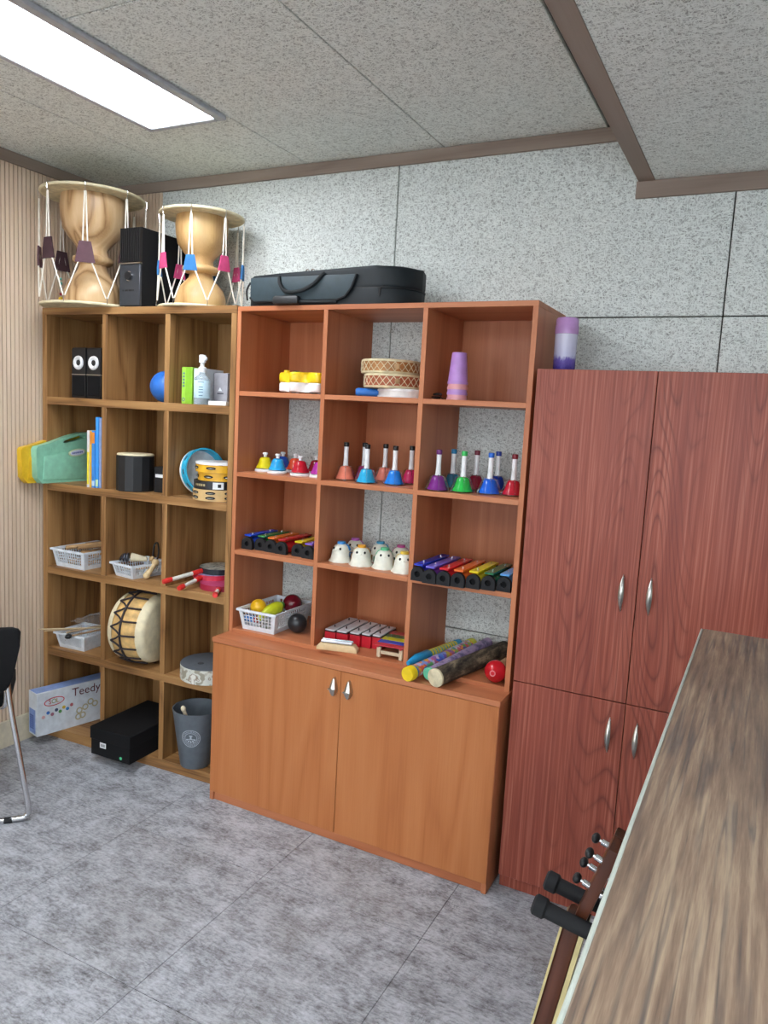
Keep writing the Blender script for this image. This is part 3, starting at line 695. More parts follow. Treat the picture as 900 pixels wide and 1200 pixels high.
# tambourines
def tambourine(name, label, loc, r, h, shellc, rows_, skin=None, rot=(0, 0, 0), band=None, cat='tambourine', n=8, holes=True, off=0.0):
    t = thing(name, label, cat, loc, rot, 'tambourines in the second row')
    obj('shell', ring(nb(), r-0.007, r, 0, h, 40), shellc, t)
    if skin: obj('drumhead', lathe(nb(), [(0, h-0.001), (r-0.008, h-0.001), (r+0.001, h-0.009), (r+0.002, h-0.008), (r+0.001, h+0.001), (0, h+0.0015)], 40), skin, t)
    for z in rows_:
        for k in range(n):
            a = 2*pi*k/n+off+(0.0)
            mt = R(a, 'Z')
            m2 = mt @ Matrix(((0, 0, 1, r-0.0005), (1, 0, 0, 0), (0, 1, 0, z), (0, 0, 0, 1)))
            if holes: obj('jingle_slot', prism(nb(), ell(0.021, 0.0062, 16), -0.001, 0.0012, m2), 'rubber', t)
            obj('jingle', lathe(nb(), [(0, -0.0016), (0.017, -0.0012), (0.017, 0.0012), (0, 0.0016)], 16, mt @ T(r-0.009, 0, z-0.001)), 'nickel', t)
    return t
cxt, cyt = -0.148, -0.268
tambourine('tambourine', 'pale wooden tambourine with two rows of jingles at the bottom of the stack', (cxt, cyt, S2), 0.100, 0.046, plain('d8b47c', 0.45), (0.013, 0.033), None, (0, 0, 0.3), off=0.1)
bt = tambourine('tambourine', 'black tambourine with a white patch in the middle of the stack', (cxt, cyt, S2+0.047), 0.097, 0.034, plain('202226', 0.4), (), None, (0, 0, 0))
b = nb(); ang0 = radians(-72)
for k in range(4): pass
def arc_patch(r, a0, a1, z0, z1, n=6):
    b = nb(); g2 = [[b.verts.new((r*cos(a0+(a1-a0)*i/n), r*sin(a0+(a1-a0)*i/n), z)) for i in range(n+1)] for z in (z0, z1)]
    for i in range(n): b.faces.new((g2[0][i], g2[0][i+1], g2[1][i+1], g2[1][i]))
    return b
obj('white_patch', arc_patch(0.0976, radians(-62), radians(-36), 0.003, 0.031), 'white', bt)
obj('patch_hole', arc_patch(0.0980, radians(-50), radians(-42), 0.010, 0.024), 'black', bt)
b = nb()
for k in range(5):
    a = radians(-112+k*7); box(b, -0.0004, 0.0004, -0.004, 0.004, 0.013, 0.022, mtx=R(a, 'Z') @ T(0.0974, 0, 0))
obj('lettering', b, plain('a89a70', 0.5), bt, smooth=False)
tambourine('tambourine', 'yellow tambourine under the top one in the stack', (cxt+0.012, cyt+0.004, S2+0.082), 0.093, 0.034, plain('e0a828', 0.4), (0.017,), None, (0, 0, 0.15), n=7, off=0.2)
tambourine('tambourine', 'yellow tambourine with a white head topping the stack', (cxt+0.008, cyt, S2+0.117), 0.097, 0.040, plain('e6ae2a', 0.4), (0.018,), 'white', (0, 0, 0), n=7, off=0.55)
bt = tambourine('tambourine', 'sky blue tambourine leaning on edge behind the yellow tambourines', (-0.288, -0.215, S2+0.100), 0.100, 0.046, plain('35b4dc', 0.4), (), None, Euler((radians(78), 0, radians(72)), 'XYZ'))
obj('drumhead', lathe(nb(), [(0, 0.0), (0.091, 0.0), (0.1005, 0.001), (0.1005, 0.012), (0.0985, 0.0125), (0.0915, 0.002), (0, 0.002)], 40), 'white', bt)
b = nb()
for k in range(10):
    a = 2*pi*k/10; b = nb(); prism(b, ell(0.013, 0.006, 10), 0, 0.0012, R(a, 'Z') @ Matrix(((0, 0, 1, 0.0988), (1, 0, 0, 0), (0, 1, 0, 0.029), (0, 0, 0, 1)))); obj('jingle_slot', b, plain('40586a', 0.5), bt)

# ------------------------------------------------------------------ baskets
def basket(label, loc, w, d, h, rot, col='white', group='white plastic baskets', flare=0.014, cells=(12, 16, 4)):
    t = thing('basket', label, 'basket', loc, (0, 0, rot), group)
    fl = flare
    def at(u, v, s):   # u,v in -1..1 on the wall ring, s height 0..1
        return Vector((u*(w/2+fl*s), v*(d/2+fl*s), 0.003+s*(h-0.003)))
    b = nb(); box(b, -w/2, w/2, -d/2, d/2, 0, 0.003); obj('base', b, col, t, smooth=False)
    lat = nb()
    def strip(p, q, th_, up, nrm):
        pass
    sides = [((-1, -1), (1, -1), cells[0]), ((1, -1), (1, 1), cells[1]), ((1, 1), (-1, 1), cells[0]), ((-1, 1), (-1, -1), cells[1])]
    tt = 0.0011
    def quad(bm, a, b_, c, d_, n):
        vs = [bm.verts.new(p+n*s*tt) for s in (-1, 1) for p in (a, b_, c, d_)]
        for f in ((0, 1, 2, 3), (7, 6, 5, 4), (0, 4, 5, 1), (1, 5, 6, 2), (2, 6, 7, 3), (3, 7, 4, 0)): bm.faces.new([vs[i] for i in f])
    solid = nb()
    for (a, c, n) in sides:
        A = Vector(a); C = Vector(c)
        P = lambda f, s: at(*(A+(C-A)*f), s)
        nv = (P(1, 0)-P(0, 0)).cross(Vector((0, 0, 1))).normalized()
        lo, hi, m = 0.20, 0.86, cells[2]
        quad(solid, P(0, 0), P(1, 0), P(1, lo), P(0, lo), nv); quad(solid, P(0, hi), P(1, hi), P(1, 1), P(0, 1), nv)
        for f0, f1 in ((0, 0.09), (0.91, 1)): quad(solid, P(f0, lo), P(f1, lo), P(f1, hi), P(f0, hi), nv)
        for i in range(n+1):
            f = 0.09+0.82*i/n; q = 0.0016/((P(1, 0)-P(0, 0)).length)
            quad(lat, P(f-q, lo), P(f+q, lo), P(f+q, hi), P(f-q, hi), nv)
        for j in range(1, m):
            s = lo+(hi-lo)*j/m; q = 0.018
            quad(lat, P(0.09, s-q), P(0.91, s-q), P(0.91, s+q), P(0.09, s+q), nv)
    obj('wall', solid, col, t, smooth=False)
    stuff(obj('lattice', lat, col, t, smooth=False))
    rim = nb(); q = 0.007
    for (a, c, n) in sides:
        p0, p1 = at(a[0], a[1], 1), at(c[0], c[1], 1); d0 = (p1-p0).normalized(); nn = d0.cross(Vector((0, 0, 1)))
        vs = []
        for p, s in ((p0, -1), (p1, 1)):
            for o_, z in ((0, -0.002), (q, -0.008), (q, 0.001), (0, 0.001)): vs.append(rim.verts.new(p+nn*o_+d0*s*(o_)+Vector((0, 0, z))))
        for f in ((0, 1, 5, 4), (1, 2, 6, 5), (2, 3, 7, 6), (3, 0, 4, 7), (0, 3, 2, 1), (4, 5, 6, 7)): rim.faces.new([vs[i] for i in f])
    obj('rim', rim, col, t, smooth=False)
    return t
PW = plain('dfe6ee', 0.4)
basket('white basket of wooden castanets in the third row, left cell', (-0.919, -0.245, S3), 0.180, 0.235, 0.084, 0.0, PW)
basket('small white basket of wooden shakers in the third row, middle cell', (-0.583, -0.265, S3), 0.120, 0.165, 0.062, radians(-8), PW, cells=(9, 12, 3))
basket('white basket with thin drumsticks across it in the fourth row', (-0.925, -0.275, S4), 0.150, 0.155, 0.074, radians(4), PW, cells=(14, 14, 8))
basket('white basket of coloured balls and shakers in the open shelf bottom row', (0.128, -0.205, 0.7052), 0.152, 0.250, 0.086, radians(1), PW, cells=(9, 15, 4))
WD = plain('c8a274', 0.5, var=0.15); WD2 = plain('a8845c', 0.55, var=0.15)
def castanet(x, y, z, a, tilt, lab):
    t = thing('castanet', lab, 'castanet', (x, y, z), (tilt, 0, a), 'wooden castanets in the left basket')
    for s in (0, 1):
        obj('shell', lathe(nb(), [(0, 0.002), (0.022, 0.004), (0.028, 0.010), (0.022, 0.012), (0, 0.013)], 18, T(0, 0, 0.014*s) if s == 0 else T(0, 0, 0.028) @ R(pi, 'X')), WD, t)
    obj('handle', box(nb(), -0.012, 0.012, 0.024, 0.11, 0.008, 0.020, 0.004), WD, t)
for k, (x, y, z, a) in enumerate(((-0.965, -0.305, 0.034, 0.1), (-0.885, -0.305, 0.034, -0.1), (-0.960, -0.235, 0.0665, 0.15), (-0.885, -0.255, 0.0665, 0.2))):
    castanet(x, y, S3+z-0.030, a, 0.0, ['wooden castanet at the front left of the left basket', 'wooden castanet at the front right of the left basket', 'wooden castanet at the back left of the left basket', 'wooden castanet at the back right of the left basket'][k])
def stick(label, p, q, r, mat, cat='stick', group=None, name='wooden_stick', head=None):
    t = thing(name, label, cat, p, (0, 0, 0), group); P0 = Vector(p); d = Vector(q)-P0
    obj('shaft', tube(nb(), [(0, 0, 0), d*0.5, d], r, 8), mat, t)
    if head:
        hr, hm, nm = head
        e = d.normalized(); b = ball(nb(), hr, (0, 0, 0), (1, 1, 1.35), 14, align((0, 0, 0), -e)); obj(nm, b, hm, t)
    return t
stick('wooden claves stick lying on top of the castanet basket', (-0.985, -0.33, S3+0.083), (-0.88, -0.14, S3+0.098), 0.010, WD, group='sticks on the castanet basket', name='claves_stick')
stick('short wooden stick beside the claves on the castanet basket', (-0.925, -0.315, S3+0.087), (-0.858, -0.15, S3+0.092), 0.009, WD2, group='sticks on the castanet basket', name='claves_stick')
stick('slim pale stick at the back of the castanet basket', (-1.00, -0.20, S3+0.082), (-0.845, -0.145, S3+0.112), 0.007, plain('8a7058', 0.6), group='sticks on the castanet basket', name='claves_stick')
# middle basket shakers
sk = thing('jingle_stick', 'jingle shaker with black bells and a cream handle in the small basket', 'shaker', (-0.605, -0.275, S3+0.052), (0, 0, 0))
b = nb(); tube(b, [(-0.012, -0.01, 0.028), (0.045, 0.03, 0.020)], [0.021, 0.010], 12); obj('handle', b, plain('ddd2b4', 0.5), sk)
obj('knob', ball(nb(), 0.013, (0.062, 0.042, 0.022), n=12), plain('c8a878', 0.5), sk)
b = nb()
for k in range(3): ring(b, 0.003, 0.022-0.002*k, 0, 0.006, 16, align((-0.022-0.012*k, -0.018-0.006*k, 0.026), (-0.05, -0.035, 0.030)))
obj('bell_disc', b, plain('3a3c46', 0.35, 0.5), sk)
obj('loop', tube(nb(), curve([(0.05, 0.06, 0.02), (0.03, 0.09, 0.075), (0.055, 0.085, 0.088), (0.085, 0.06, 0.05), (0.09, 0.04, 0.01)]), 0.004, 8), 'black', sk)
sk = thing('wooden_shaker', 'pale wooden shaker with two knobs hanging over the small basket side', 'shaker', (-0.497, -0.312, S3+0.016), (0, 0, 0.5))
b = nb(); tube(b, curve([(0.0, 0.0, 0.005), (0.012, 0.018, 0.02), (0.02, 0.04, 0.038)]), [0.013]*6+[0.010]*6+[0.012], 12); ball(b, 0.015, (0, 0, 0), n=14); obj('body', b, plain('d6bd90', 0.5), sk)
obj('head', ball(nb(), 0.017, (0.024, 0.052, 0.05), n=14), plain('cdb184', 0.5), sk)
stick('wooden stick lying in the small middle basket', (-0.630, -0.32, S3+0.030), (-0.540, -0.23, S3+0.034), 0.007, WD, name='claves_stick')

# paddle drums, row 3 right
def paddle(label, tip, head, r, th_, rim_c, face_c, grip_c, tipc, rot=0.0):
    t = thing('paddle_drum', label, 'drum', (head[0], head[1], head[2]), (0, 0, 0), 'paddle drums with red-tipped handles')
    tp = Vector(tip)-Vector(head); e = Vector((tp.x, tp.y, 0)).normalized()
    obj('rim', ring(nb(), r-0.006, r, 0, th_, 36), rim_c, t)
    obj('drumhead', lathe(nb(), [(0, th_-0.001), (r-0.004, th_-0.001), (r-0.001, th_+0.001), (0, th_+0.002)], 36), face_c, t)
    obj('back_skin', cyl(nb(), r-0.006, 0.001, 0.003, 36), face_c, t)
    st = Vector((e.x*r*0.99, e.y*r*0.99, th_/2)); en = Vector((tp.x, tp.y, tp.z))
    mid = st+(en-st)*0.25; m3 = st+(en-st)*0.78
    obj('ferrule', tube(nb(), [st, mid], 0.011, 12), tipc, t)
    obj('handle', tube(nb(), [mid, m3], 0.0088, 12), grip_c, t)
    obj('handle_tip', tube(nb(), [m3, m3+(en-m3)*0.5, en], [0.0105, 0.0125, 0.010], 12), tipc, t)
    return t
RED = plain('d8322e', 0.35); PINK = plain('c8324c', 0.4); GRIP = plain('d8d4cc', 0.4)
def face_print():
    t = NT('drumhead_print', 0.4); n = t.noise(t.co(), 40, 3); t.color(t.ramp(n, [(0.35, (60, 66, 70)), (0.48, (170, 176, 170)), (0.6, (214, 214, 206)), (0.75, (150, 130, 110))])); return t.m
paddle('paddle drum with crimson rim at the bottom of the pile', (-0.043, -0.394, S3+0.013), (-0.150, -0.225, S3+0.0), 0.090, 0.024, plain('a02040', 0.4), plain('c04a78', 0.4), GRIP, RED)
paddle('paddle drum with red rim and lilac head in the middle of the pile', (-0.232, -0.398, S3+0.014), (-0.238, -0.165, S3+0.0245), 0.092, 0.022, PINK, plain('b8a8d8', 0.4), GRIP, RED)
paddle('paddle drum with black rim and printed head on top of the pile', (-0.318, -0.400, S3+0.030), (-0.225, -0.150, S3+0.0475), 0.085, 0.024, plain('1c222c', 0.4), face_print(), GRIP, RED)

# row 4 sticks
for k, (p, q, r, c, hd, lab) in enumerate((
    ((-1.022, -0.455, S4+0.101), (-0.83, -0.205, S4+0.086), 0.0035, 'd2bc98', None, 'thin pale mallet stick, the one poking farthest out of the fourth row'),
    ((-1.005, -0.435, S4+0.091), (-0.86, -0.18, S4+0.080), 0.0035, 'c8ae84', None, 'thin pale mallet stick just below the one poking farthest out'),
    ((-0.893, -0.395, S4+0.076), (-0.82, -0.20, S4+0.0895), 0.0045, '9a7c5a', (0.012, 'black', 'mallet_head'), 'mallet with a black head across the drumstick basket'),
    ((-0.93, -0.375, S4+0.0825), (-0.845, -0.16, S4+0.099), 0.005, 'a89070', None, 'thicker brown drumstick across the drumstick basket'))):
    stick(lab, p, q, r, plain(c, 0.5), 'drumstick', 'drumsticks on the fourth row basket', 'drumstick', (hd[0], M[hd[1]], hd[2]) if hd else None)
pb_ = nb(); gx, gy = 12, 10
gv = [[pb_.verts.new((-0.085+0.17*i/gx, -0.09+0.18*j/gy, 0.022*sin(pi*i/gx)*sin(pi*j/gy)+random.uniform(-0.008, 0.008))) for j in range(gy+1)] for i in range(gx+1)]
for i in range(gx):
    for j in range(gy): pb_.faces.new((gv[i][j], gv[i+1][j], gv[i+1][j+1], gv[i][j+1]))
pbm = glass('plastic_bag', (235, 240, 240), 0.12, 0.0); pbm.node_tree.nodes['Principled BSDF'].inputs['Alpha'].default_value = 0.13
tag(obj('plastic_bag', pb_, pbm, smooth=False, loc=(-0.915, -0.205, S4+0.112)), 'crumpled clear plastic bag on the drumstick basket', 'bag')
# barrel drum
bk = thing('barrel_drum', 'squat barrel drum with cream head and dark zigzag lacing on its side', 'drum', (-0.532, -0.285, S4+0.1635), (0, radians(90), radians(9)))
Lb = 0.096
obj('barrel', lathe(nb(), [(0, -Lb+0.01), (0.138, -Lb+0.01), (0.152, -Lb*0.5), (0.157, 0), (0.152, Lb*0.5), (0.138, Lb-0.01), (0, Lb-0.01)], 40), plain('d8b070', 0.5, var=0.16), bk)
for s in (-1, 1):
    obj('drumhead', lathe(nb(), [(0, s*(Lb+0.001)), (0.125, s*(Lb)), (0.139, s*(Lb-0.004)), (0.1475, s*(Lb-0.014)), (0.1545, s*(Lb-0.036)), (0.1525, s*(Lb-0.036)), (0.137, s*(Lb-0.009)), (0, s*(Lb-0.009))], 44, None, False), 'cream', bk)
lc = nb(); n = 16
for k in range(n):
    a = 2*pi*k/n; a2 = a+pi/n
    f = lambda z, ang: Vector((0.1605*cos(ang), 0.1605*sin(ang), z))
    g_ = lambda z, ang, q=0.1575: Vector((q*cos(ang), q*sin(ang), z))
    tube(lc, [g_(Lb-0.034, a), f(0.0, a+0.02), f(-0.014, a), ], 0.0042, 6)
    tube(lc, [g_(-Lb+0.034, a2), f(-0.03, a+0.10), f(-0.012, a)], 0.0042, 6)
    tube(lc, [g_(-Lb+0.034, a-pi/n), f(-0.03, a-0.10), f(-0.012, a)], 0.0042, 6)
tube(lc, [(0.1610*cos(2*pi*i/48), 0.1610*sin(2*pi*i/48), -0.012) for i in range(48)], 0.0048, 6, True)
obj('lacing', lc, plain('2c2428', 0.7), bk)
# flat frame drum
def camo():
    t = NT('mottled_print', 0.45); n = t.noise(t.co(), 30, 1.5); t.color(t.ramp(n, [(0.40, (150, 146, 130)), (0.46, (206, 208, 198)), (0.56, (196, 200, 192)), (0.60, (130, 112, 92)), (0.66, (214, 214, 206))])); return t.m
fd = thing('hand_drum', 'flat hand drum with dark grey head and mottled pale rim in the fourth row', 'drum', (-0.172, -0.262, S4))
obj('shell', ring(nb(), 0.112, 0.124, 0, 0.062, 44), camo(), fd)
obj('drumhead', lathe(nb(), [(0, 0.0615), (0.108, 0.0615), (0.1235, 0.0625), (0.122, 0.065), (0, 0.066)], 44), plain('596068', 0.6), fd)
obj('head_mark', lathe(nb(), [(0, 0.0662), (0.014, 0.0662), (0.012, 0.068), (0, 0.068)], 16, T(-0.01, -0.045, 0)), plain('3a3e44', 0.6), fd)

# row 5
tx = thing('game_carton', 'long white carton printed with beads and a red oval sticking out at the bottom', 'box', (-0.966, -0.508, S5), (0, 0, radians(-13)))
Wc, Lc, Hc = 0.080, 0.40, 0.206
cb = obj('box_body', box(nb(), -Wc, 0, 0, Lc, 0, Hc, 0.0015), 'whitebox', tx)
obj('blue_top', box(nb(), -Wc+0.002, -0.010, 0.003, Lc-0.003, Hc-0.0002, Hc+0.0008), plain('8aa6dc', 0.45), tx, smooth=False)
obj('blue_end', box(nb(), -Wc+0.006, -0.016, -0.0008, 0.0, 0.010, 0.125), plain('7f9ad4', 0.45), tx, smooth=False)
b = nb()
for k in range(7): box(b, -Wc+0.012, -0.030, -0.0014, -0.0006, 0.03+k*0.010, 0.036+k*0.010)
obj('end_lettering', b, plain('3a56a0', 0.5), tx, smooth=False)
fx = lambda y, z, d=0.0008: FACE((d, y, z), (0, 1, 0), (0, 0, 1))
ov = nb(); o1, o2 = ell(0.049, 0.0205, 36), ell(0.0445, 0.0165, 36)
for i in range(36):
    j = (i+1) % 36; vs = [ov.verts.new((p[0], p[1], 0)) for p in (o1[i], o1[j], o2[j], o2[i])]; ov.faces.new(vs)
decal('red_oval', ov, fx(0.082, 0.153) @ R(0.02, 'Z'), plain('c82840', 0.5), tx)
for ch, c, dx in (('S', 'b81830', -0.019), ('O', '7a8c30', 0.0), ('L', 'b08c28', 0.018)):
    decal('lettering', text(ch, 0.031), fx(0.080+dx, 0.154, 0.0012), plain(c, 0.5), tx)
decal('lettering', text('Teedy', 0.058), fx(0.240, 0.170, 0.0012), plain('5a1428', 0.5), tx)
for k, (y, z, c) in enumerate(((0.030, 0.088, 'd8a8a8'), (0.052, 0.104, '3a70c0'), (0.072, 0.092, 'a86a80'), (0.092, 0.108, '404a68'), (0.110, 0.096, '5a9a58'), (0.128, 0.112, 'd0b040'), (0.146, 0.100, '3a80c0'), (0.166, 0.114, 'b06068'))):
    tag(obj('printed_bead', lathe(nb(), [(0, 0), (0.0082, 0), (0.0082, 0.0008), (0, 0.0008)], 16, fx(y, z, 0.0002)), plain(c, 0.4), tx), None)
b = nb()
for y, z in ((0.205, 0.075), (0.222, 0.048), (0.235, 0.085), (0.200, 0.045), (0.262, 0.105), (0.285, 0.09)): ring(b, 0.010, 0.016, 0, 0.0008, 18, fx(y, z, 0.0002))
obj('printed_toy', b, plain('b8b090', 0.5), tx, smooth=False)
sb = thing('storage_box', 'black lidded storage box sticking out of the bottom middle cell', 'box', (-0.529, -0.487, S5), (0, 0, radians(2.2)))
obj('box_body', box(nb(), -0.112, 0.112, 0.004, 0.36, 0, 0.098, 0.002), 'matte_black', sb)
ld = obj('lid', box(nb(), -0.1155, 0.1155, 0, 0.364, 0.072, 0.128, 0.003), 'matte_black', sb)
lb = obj('label', box(nb(), -0.058, -0.024, 0.0028, 0.0042, 0.040, 0.064), 'white', sb, smooth=False)
b = nb()
for k in range(4): box(b, -0.052+k*0.006, -0.048+k*0.006, 0.0022, 0.003, 0.046, 0.058)
obj('label_print', b, plain('808488'), lb, smooth=False)
obj('sticker', lathe(nb(), [(0, 0), (0.007, 0), (0.007, 0.001), (0, 0.001)], 16, FACE((0.062, 0.004, 0.018), (1, 0, 0), (0, 0, 1))), plain('4ec48a', 0.4), sb)
wbk = thing('waste_basket', 'grey plastic waste basket with a round pale emblem in the bottom right cell', 'bin', (-0.198, -0.308, S5))
rb_, rt_, hb_ = 0.066, 0.103, 0.258
def bin_r(z): return rb_+(rt_-rb_)*z/hb_
obj('shell', lathe(nb(), [(0, 0), (rb_-0.003, 0), (rb_, 0.004), (rt_, hb_), (rt_-0.004, hb_), (rb_-0.004, 0.006), (0, 0.006)], 40), plain('5e666e', 0.5), wbk)
def wrap_bin(bm, a0, z0, off=0.0008):
    for v in bm.verts:
        z = z0+v.co.y; r = bin_r(z)+off+v.co.z; a = a0+v.co.x/bin_r(z0); v.co = Vector((r*cos(a), r*sin(a), z))
    return bm
EM = plain('b4bec8', 0.5); a0 = radians(-64)
def flat_ring(r0, r1, n=40, bm=None):
    bm = bm or nb()
    for i in range(n):
        p = [(r*cos(2*pi*k/n), r*sin(2*pi*k/n)) for r, k in ((r0, i), (r1, i), (r1, i+1), (r0, i+1))]
        bm.faces.new([bm.verts.new((x, y, 0)) for x, y in p])
    return bm
em = flat_ring(0.038, 0.0405); flat_ring(0.0245, 0.0265, bm=em)
for k in range(22):
    a = 2*pi*k/22+0.07; q = R(a, 'Z')
    for (x0, x1, y0, y1) in ((0.0288, 0.0358, -0.0030, -0.0014), (0.0288, 0.0358, 0.0010, 0.0026)):
        em.faces.new([em.verts.new(q @ Vector(p)) for p in ((x0, y0, 0), (x1, y0, 0), (x1, y1, 0), (x0, y1, 0))])
obj('emblem', wrap_bin(em, a0, 0.150), EM, wbk, smooth=False)
em = nb()
for x0, x1, y0, y1 in ((-0.007, 0.007, 0.010, 0.015), (-0.0035, 0.0035, 0.0, 0.010), (-0.007, 0.007, -0.004, 0.0)): em.faces.new([em.verts.new(p) for p in ((x0, y0, 0), (x1, y0, 0), (x1, y1, 0), (x0, y1, 0))])
for k in range(5):
    a = pi+pi*(k+0.5)/5; em.faces.new([em.verts.new(R(a, 'Z') @ Vector(p)) for p in ((0.008, -0.001, 0), (0.020, -0.0042, 0), (0.022, 0, 0), (0.020, 0.0042, 0), (0.008, 0.001, 0))])
obj('emblem', wrap_bin(em, a0, 0.150), EM, wbk, smooth=False)
stick('pale stick with a rounded end standing inside the grey waste basket', (-0.222, -0.366, S5+0.262), (-0.17, -0.30, S5+0.012), 0.008, plain('d8cbb0', 0.5), name='wooden_stick', head=(0.011, plain('d8cbb0', 0.5), 'rounded_end'))

# ------------------------------------------------------------------ open shelf, row 1
O1, O2, O3, O4 = 1.6687, 1.349, 1.0326, 0.7052
ty = thing('lobed_toy', 'yellow and white lobed plastic toy in the top left cell of the open shelf', 'toy', (0.252, -0.20, O1))
lob = [((0.105+0.022*cos(7*a))*1.05*cos(a), (0.105+0.022*cos(7*a))*0.80*sin(a)) for a in [2*pi*i/84 for i in range(84)]]
obj('lower_shell', prism(nb(), lob, 0.008, 0.044, None, 0.006), 'white', ty, ang=60)
obj('upper_shell', prism(nb(), [(x*1.01, y*1.01) for x, y in lob], 0.0445, 0.084, None, 0.010, 3), plain('f0d020', 0.3), ty, ang=60)
b = nb()
for a in range(5): cyl(b, 0.008, 0, 0.009, 10, T(0.08*cos(a*1.257-1.9), 0.055*sin(a*1.257-1.9), 0))
obj('foot', b, 'white', ty)
obj('knob', cyl(nb(), 0.012, 0.083, 0.092, 14, T(-0.085, -0.045, 0)), plain('e4c418', 0.3), ty)
obj('knob', cyl(nb(), 0.014, 0.083, 0.089, 14, T(-0.03, -0.06, 0)), plain('3a3c28', 0.4), ty)
def hide_drum(label, loc, r, h, shellc, lace=True, handle=None, rot=0.0):
    t = thing('hand_drum', label, 'drum', loc, (0, 0, rot), 'stack of hand drums')
    obj('shell', ring(nb(), r-0.012, r-0.003, 0.006, h-0.006, 44), shellc, t)
    for z0, z1 in ((0, 0.009), (h-0.009, h)):
        top = z0 > 0
        obj('drumhead', lathe(nb(), [(0, z1-0.002 if top else z0+0.002), (r-0.004, z1 if top else z0), (r, z1-0.003 if top else z0+0.003), (r+0.0005, z0 if top else z1), (r-0.003, z0 if top else z1)], 44, None, False), 'skin' if lace else 'white', t)
    if lace:
        b = nb(); n = 26
        for k in range(n):
            for s in (-1, 1):
                a, a2 = 2*pi*k/n, 2*pi*(k+s)/n
                tube(b, [((r+0.0008)*cos(a), (r+0.0008)*sin(a), 0.010), ((r+0.0002)*cos((a+a2)/2), (r+0.0002)*sin((a+a2)/2), h/2), ((r+0.0008)*cos(a2), (r+0.0008)*sin(a2), h-0.010)], 0.0013, 5)
        obj('lacing', b, 'cream', t)
    if handle:
        c, a, ln, rr_ = handle; e = Vector((cos(a), sin(a), 0)); p = e*(r-0.004)
        obj('handle', tube(nb(), [p+Vector((0, 0, h/2)), p+e*ln*0.15+Vector((0, 0, h/2)), p+e*ln*0.9+Vector((0, 0, h/2)), p+e*ln+Vector((0, 0, h/2))], [rr_*0.9, rr_, rr_, rr_*0.7], 12), c, t)
    return t
hide_drum('white hand drum with a blue handle under the laced drums', (0.655, -0.185, O1), 0.098, 0.034, plain('e2e2e0', 0.5), False, (plain('2f78d0', 0.4), radians(211), 0.085, 0.0155))
hide_drum('laced hand drum with red-brown sides, middle of the stack', (0.612, -0.185, O1+0.0345), 0.112, 0.053, plain('a85a38', 0.5), True, (WD2, radians(-62), 0.010, 0.010), 0.1)
hide_drum('laced hand drum with tan sides topping the stack', (0.592, -0.175, O1+0.088), 0.112, 0.053, plain('b07a44', 0.5), True, (WD, radians(-52), 0.014, 0.011), 0.0)
cu = ['b384c9', 'd99a9e', 'b48acb', 'd79aa2']
for k in (3, 2, 1, 0):
    z = O1+0.0255*(3-k)*0.72; c = plain(cu[k], 0.3)
    t = thing('cup', ['lilac plastic cup topping the upside-down stack', 'pink plastic cup, second from the top of the stack', 'lilac plastic cup, third from the top of the stack', 'pink plastic cup at the bottom of the stack'][k], 'cup', (0.914, -0.290, z), group='stack of upside-down cups')
    hh = 0.108
    obj('wall', lathe(nb(), [(0.0345, 0.0), (0.036, 0.0), (0.036, 0.008), (0.0345, 0.009), (0.0255, hh), (0.0, hh), (0.0, hh-0.002), (0.0242, hh-0.002), (0.0333, 0.008), (0.0345, 0.0)], 32, None, False), c, t, ang=50)
bc_ = thing('castanet', 'black finger castanet beside the upside-down cups', 'castanet', (0.848, -0.318, O1))
for s in (0, 1): obj('shell', lathe(nb(), [(0, 0), (0.014, 0.002), (0.018, 0.008), (0.015, 0.0105), (0, 0.011)], 18, T(0, 0, 0) if not s else T(0.004, 0.002, 0.0235) @ R(pi, 'X') @ R(0.0, 'Y')), plain('181818', 0.2), bc_)
obj('cord', tube(nb(), curve([(0.016, 0, 0.012), (0.022, 0.004, 0.004), (0.03, -0.006, 0.002), (0.026, -0.016, 0.002)]), 0.0012, 5), 'black', bc_)

# row 2: desk bells, hand bells
CN = {'yellow': 'd8cc20', 'sky blue': '2aa0de', 'deep blue': '1f4fb4', 'orange-red': 'e0563a', 'crimson': 'b81e30', 'dark red': '8e1a2a', 'magenta': 'a82e9a'}
def desk_bell(cn, x, y, extra):
    t = thing('desk_bell', '%s push-button desk bell %s' % (cn, extra), 'bell', (x, y, O2), group='push-button desk bells')
    obj('base', lathe(nb(), [(0, 0), (0.040, 0), (0.041, 0.003), (0.040, 0.009), (0.036, 0.011), (0, 0.011)], 28), 'white', t)
    obj('bell', lathe(nb(), [(0.033, 0.014), (0.036, 0.014), (0.0355, 0.018), (0.030, 0.028), (0.025, 0.042), (0.022, 0.052), (0.016, 0.058), (0.0, 0.060)], 28, None, False), plain(CN[cn], 0.15), t, ang=60)
    obj('button', lathe(nb(), [(0, 0.0605), (0.007, 0.0605), (0.007, 0.069), (0.010, 0.070), (0.011, 0.074), (0.009, 0.078), (0, 0.079)], 16), 'white', t)
    b = nb(); cyl(b, 0.008, 0.011, 0.058, 10); obj('post', b, 'white', t)
desk_bell('yellow', 0.061, -0.225, 'at the left end of its cell'); desk_bell('sky blue', 0.141, -0.250, 'in front of the deep blue one')
desk_bell('deep blue', 0.066, -0.105, 'behind the sky blue one'); desk_bell('orange-red', 0.160, -0.150, 'behind the crimson one'); desk_bell('crimson', 0.256, -0.258, 'in the front row beside the magenta one')
desk_bell('dark red', 0.262, -0.150, 'at the back next to the divider'); desk_bell('magenta', 0.342, -0.250, 'half hidden by the divider')
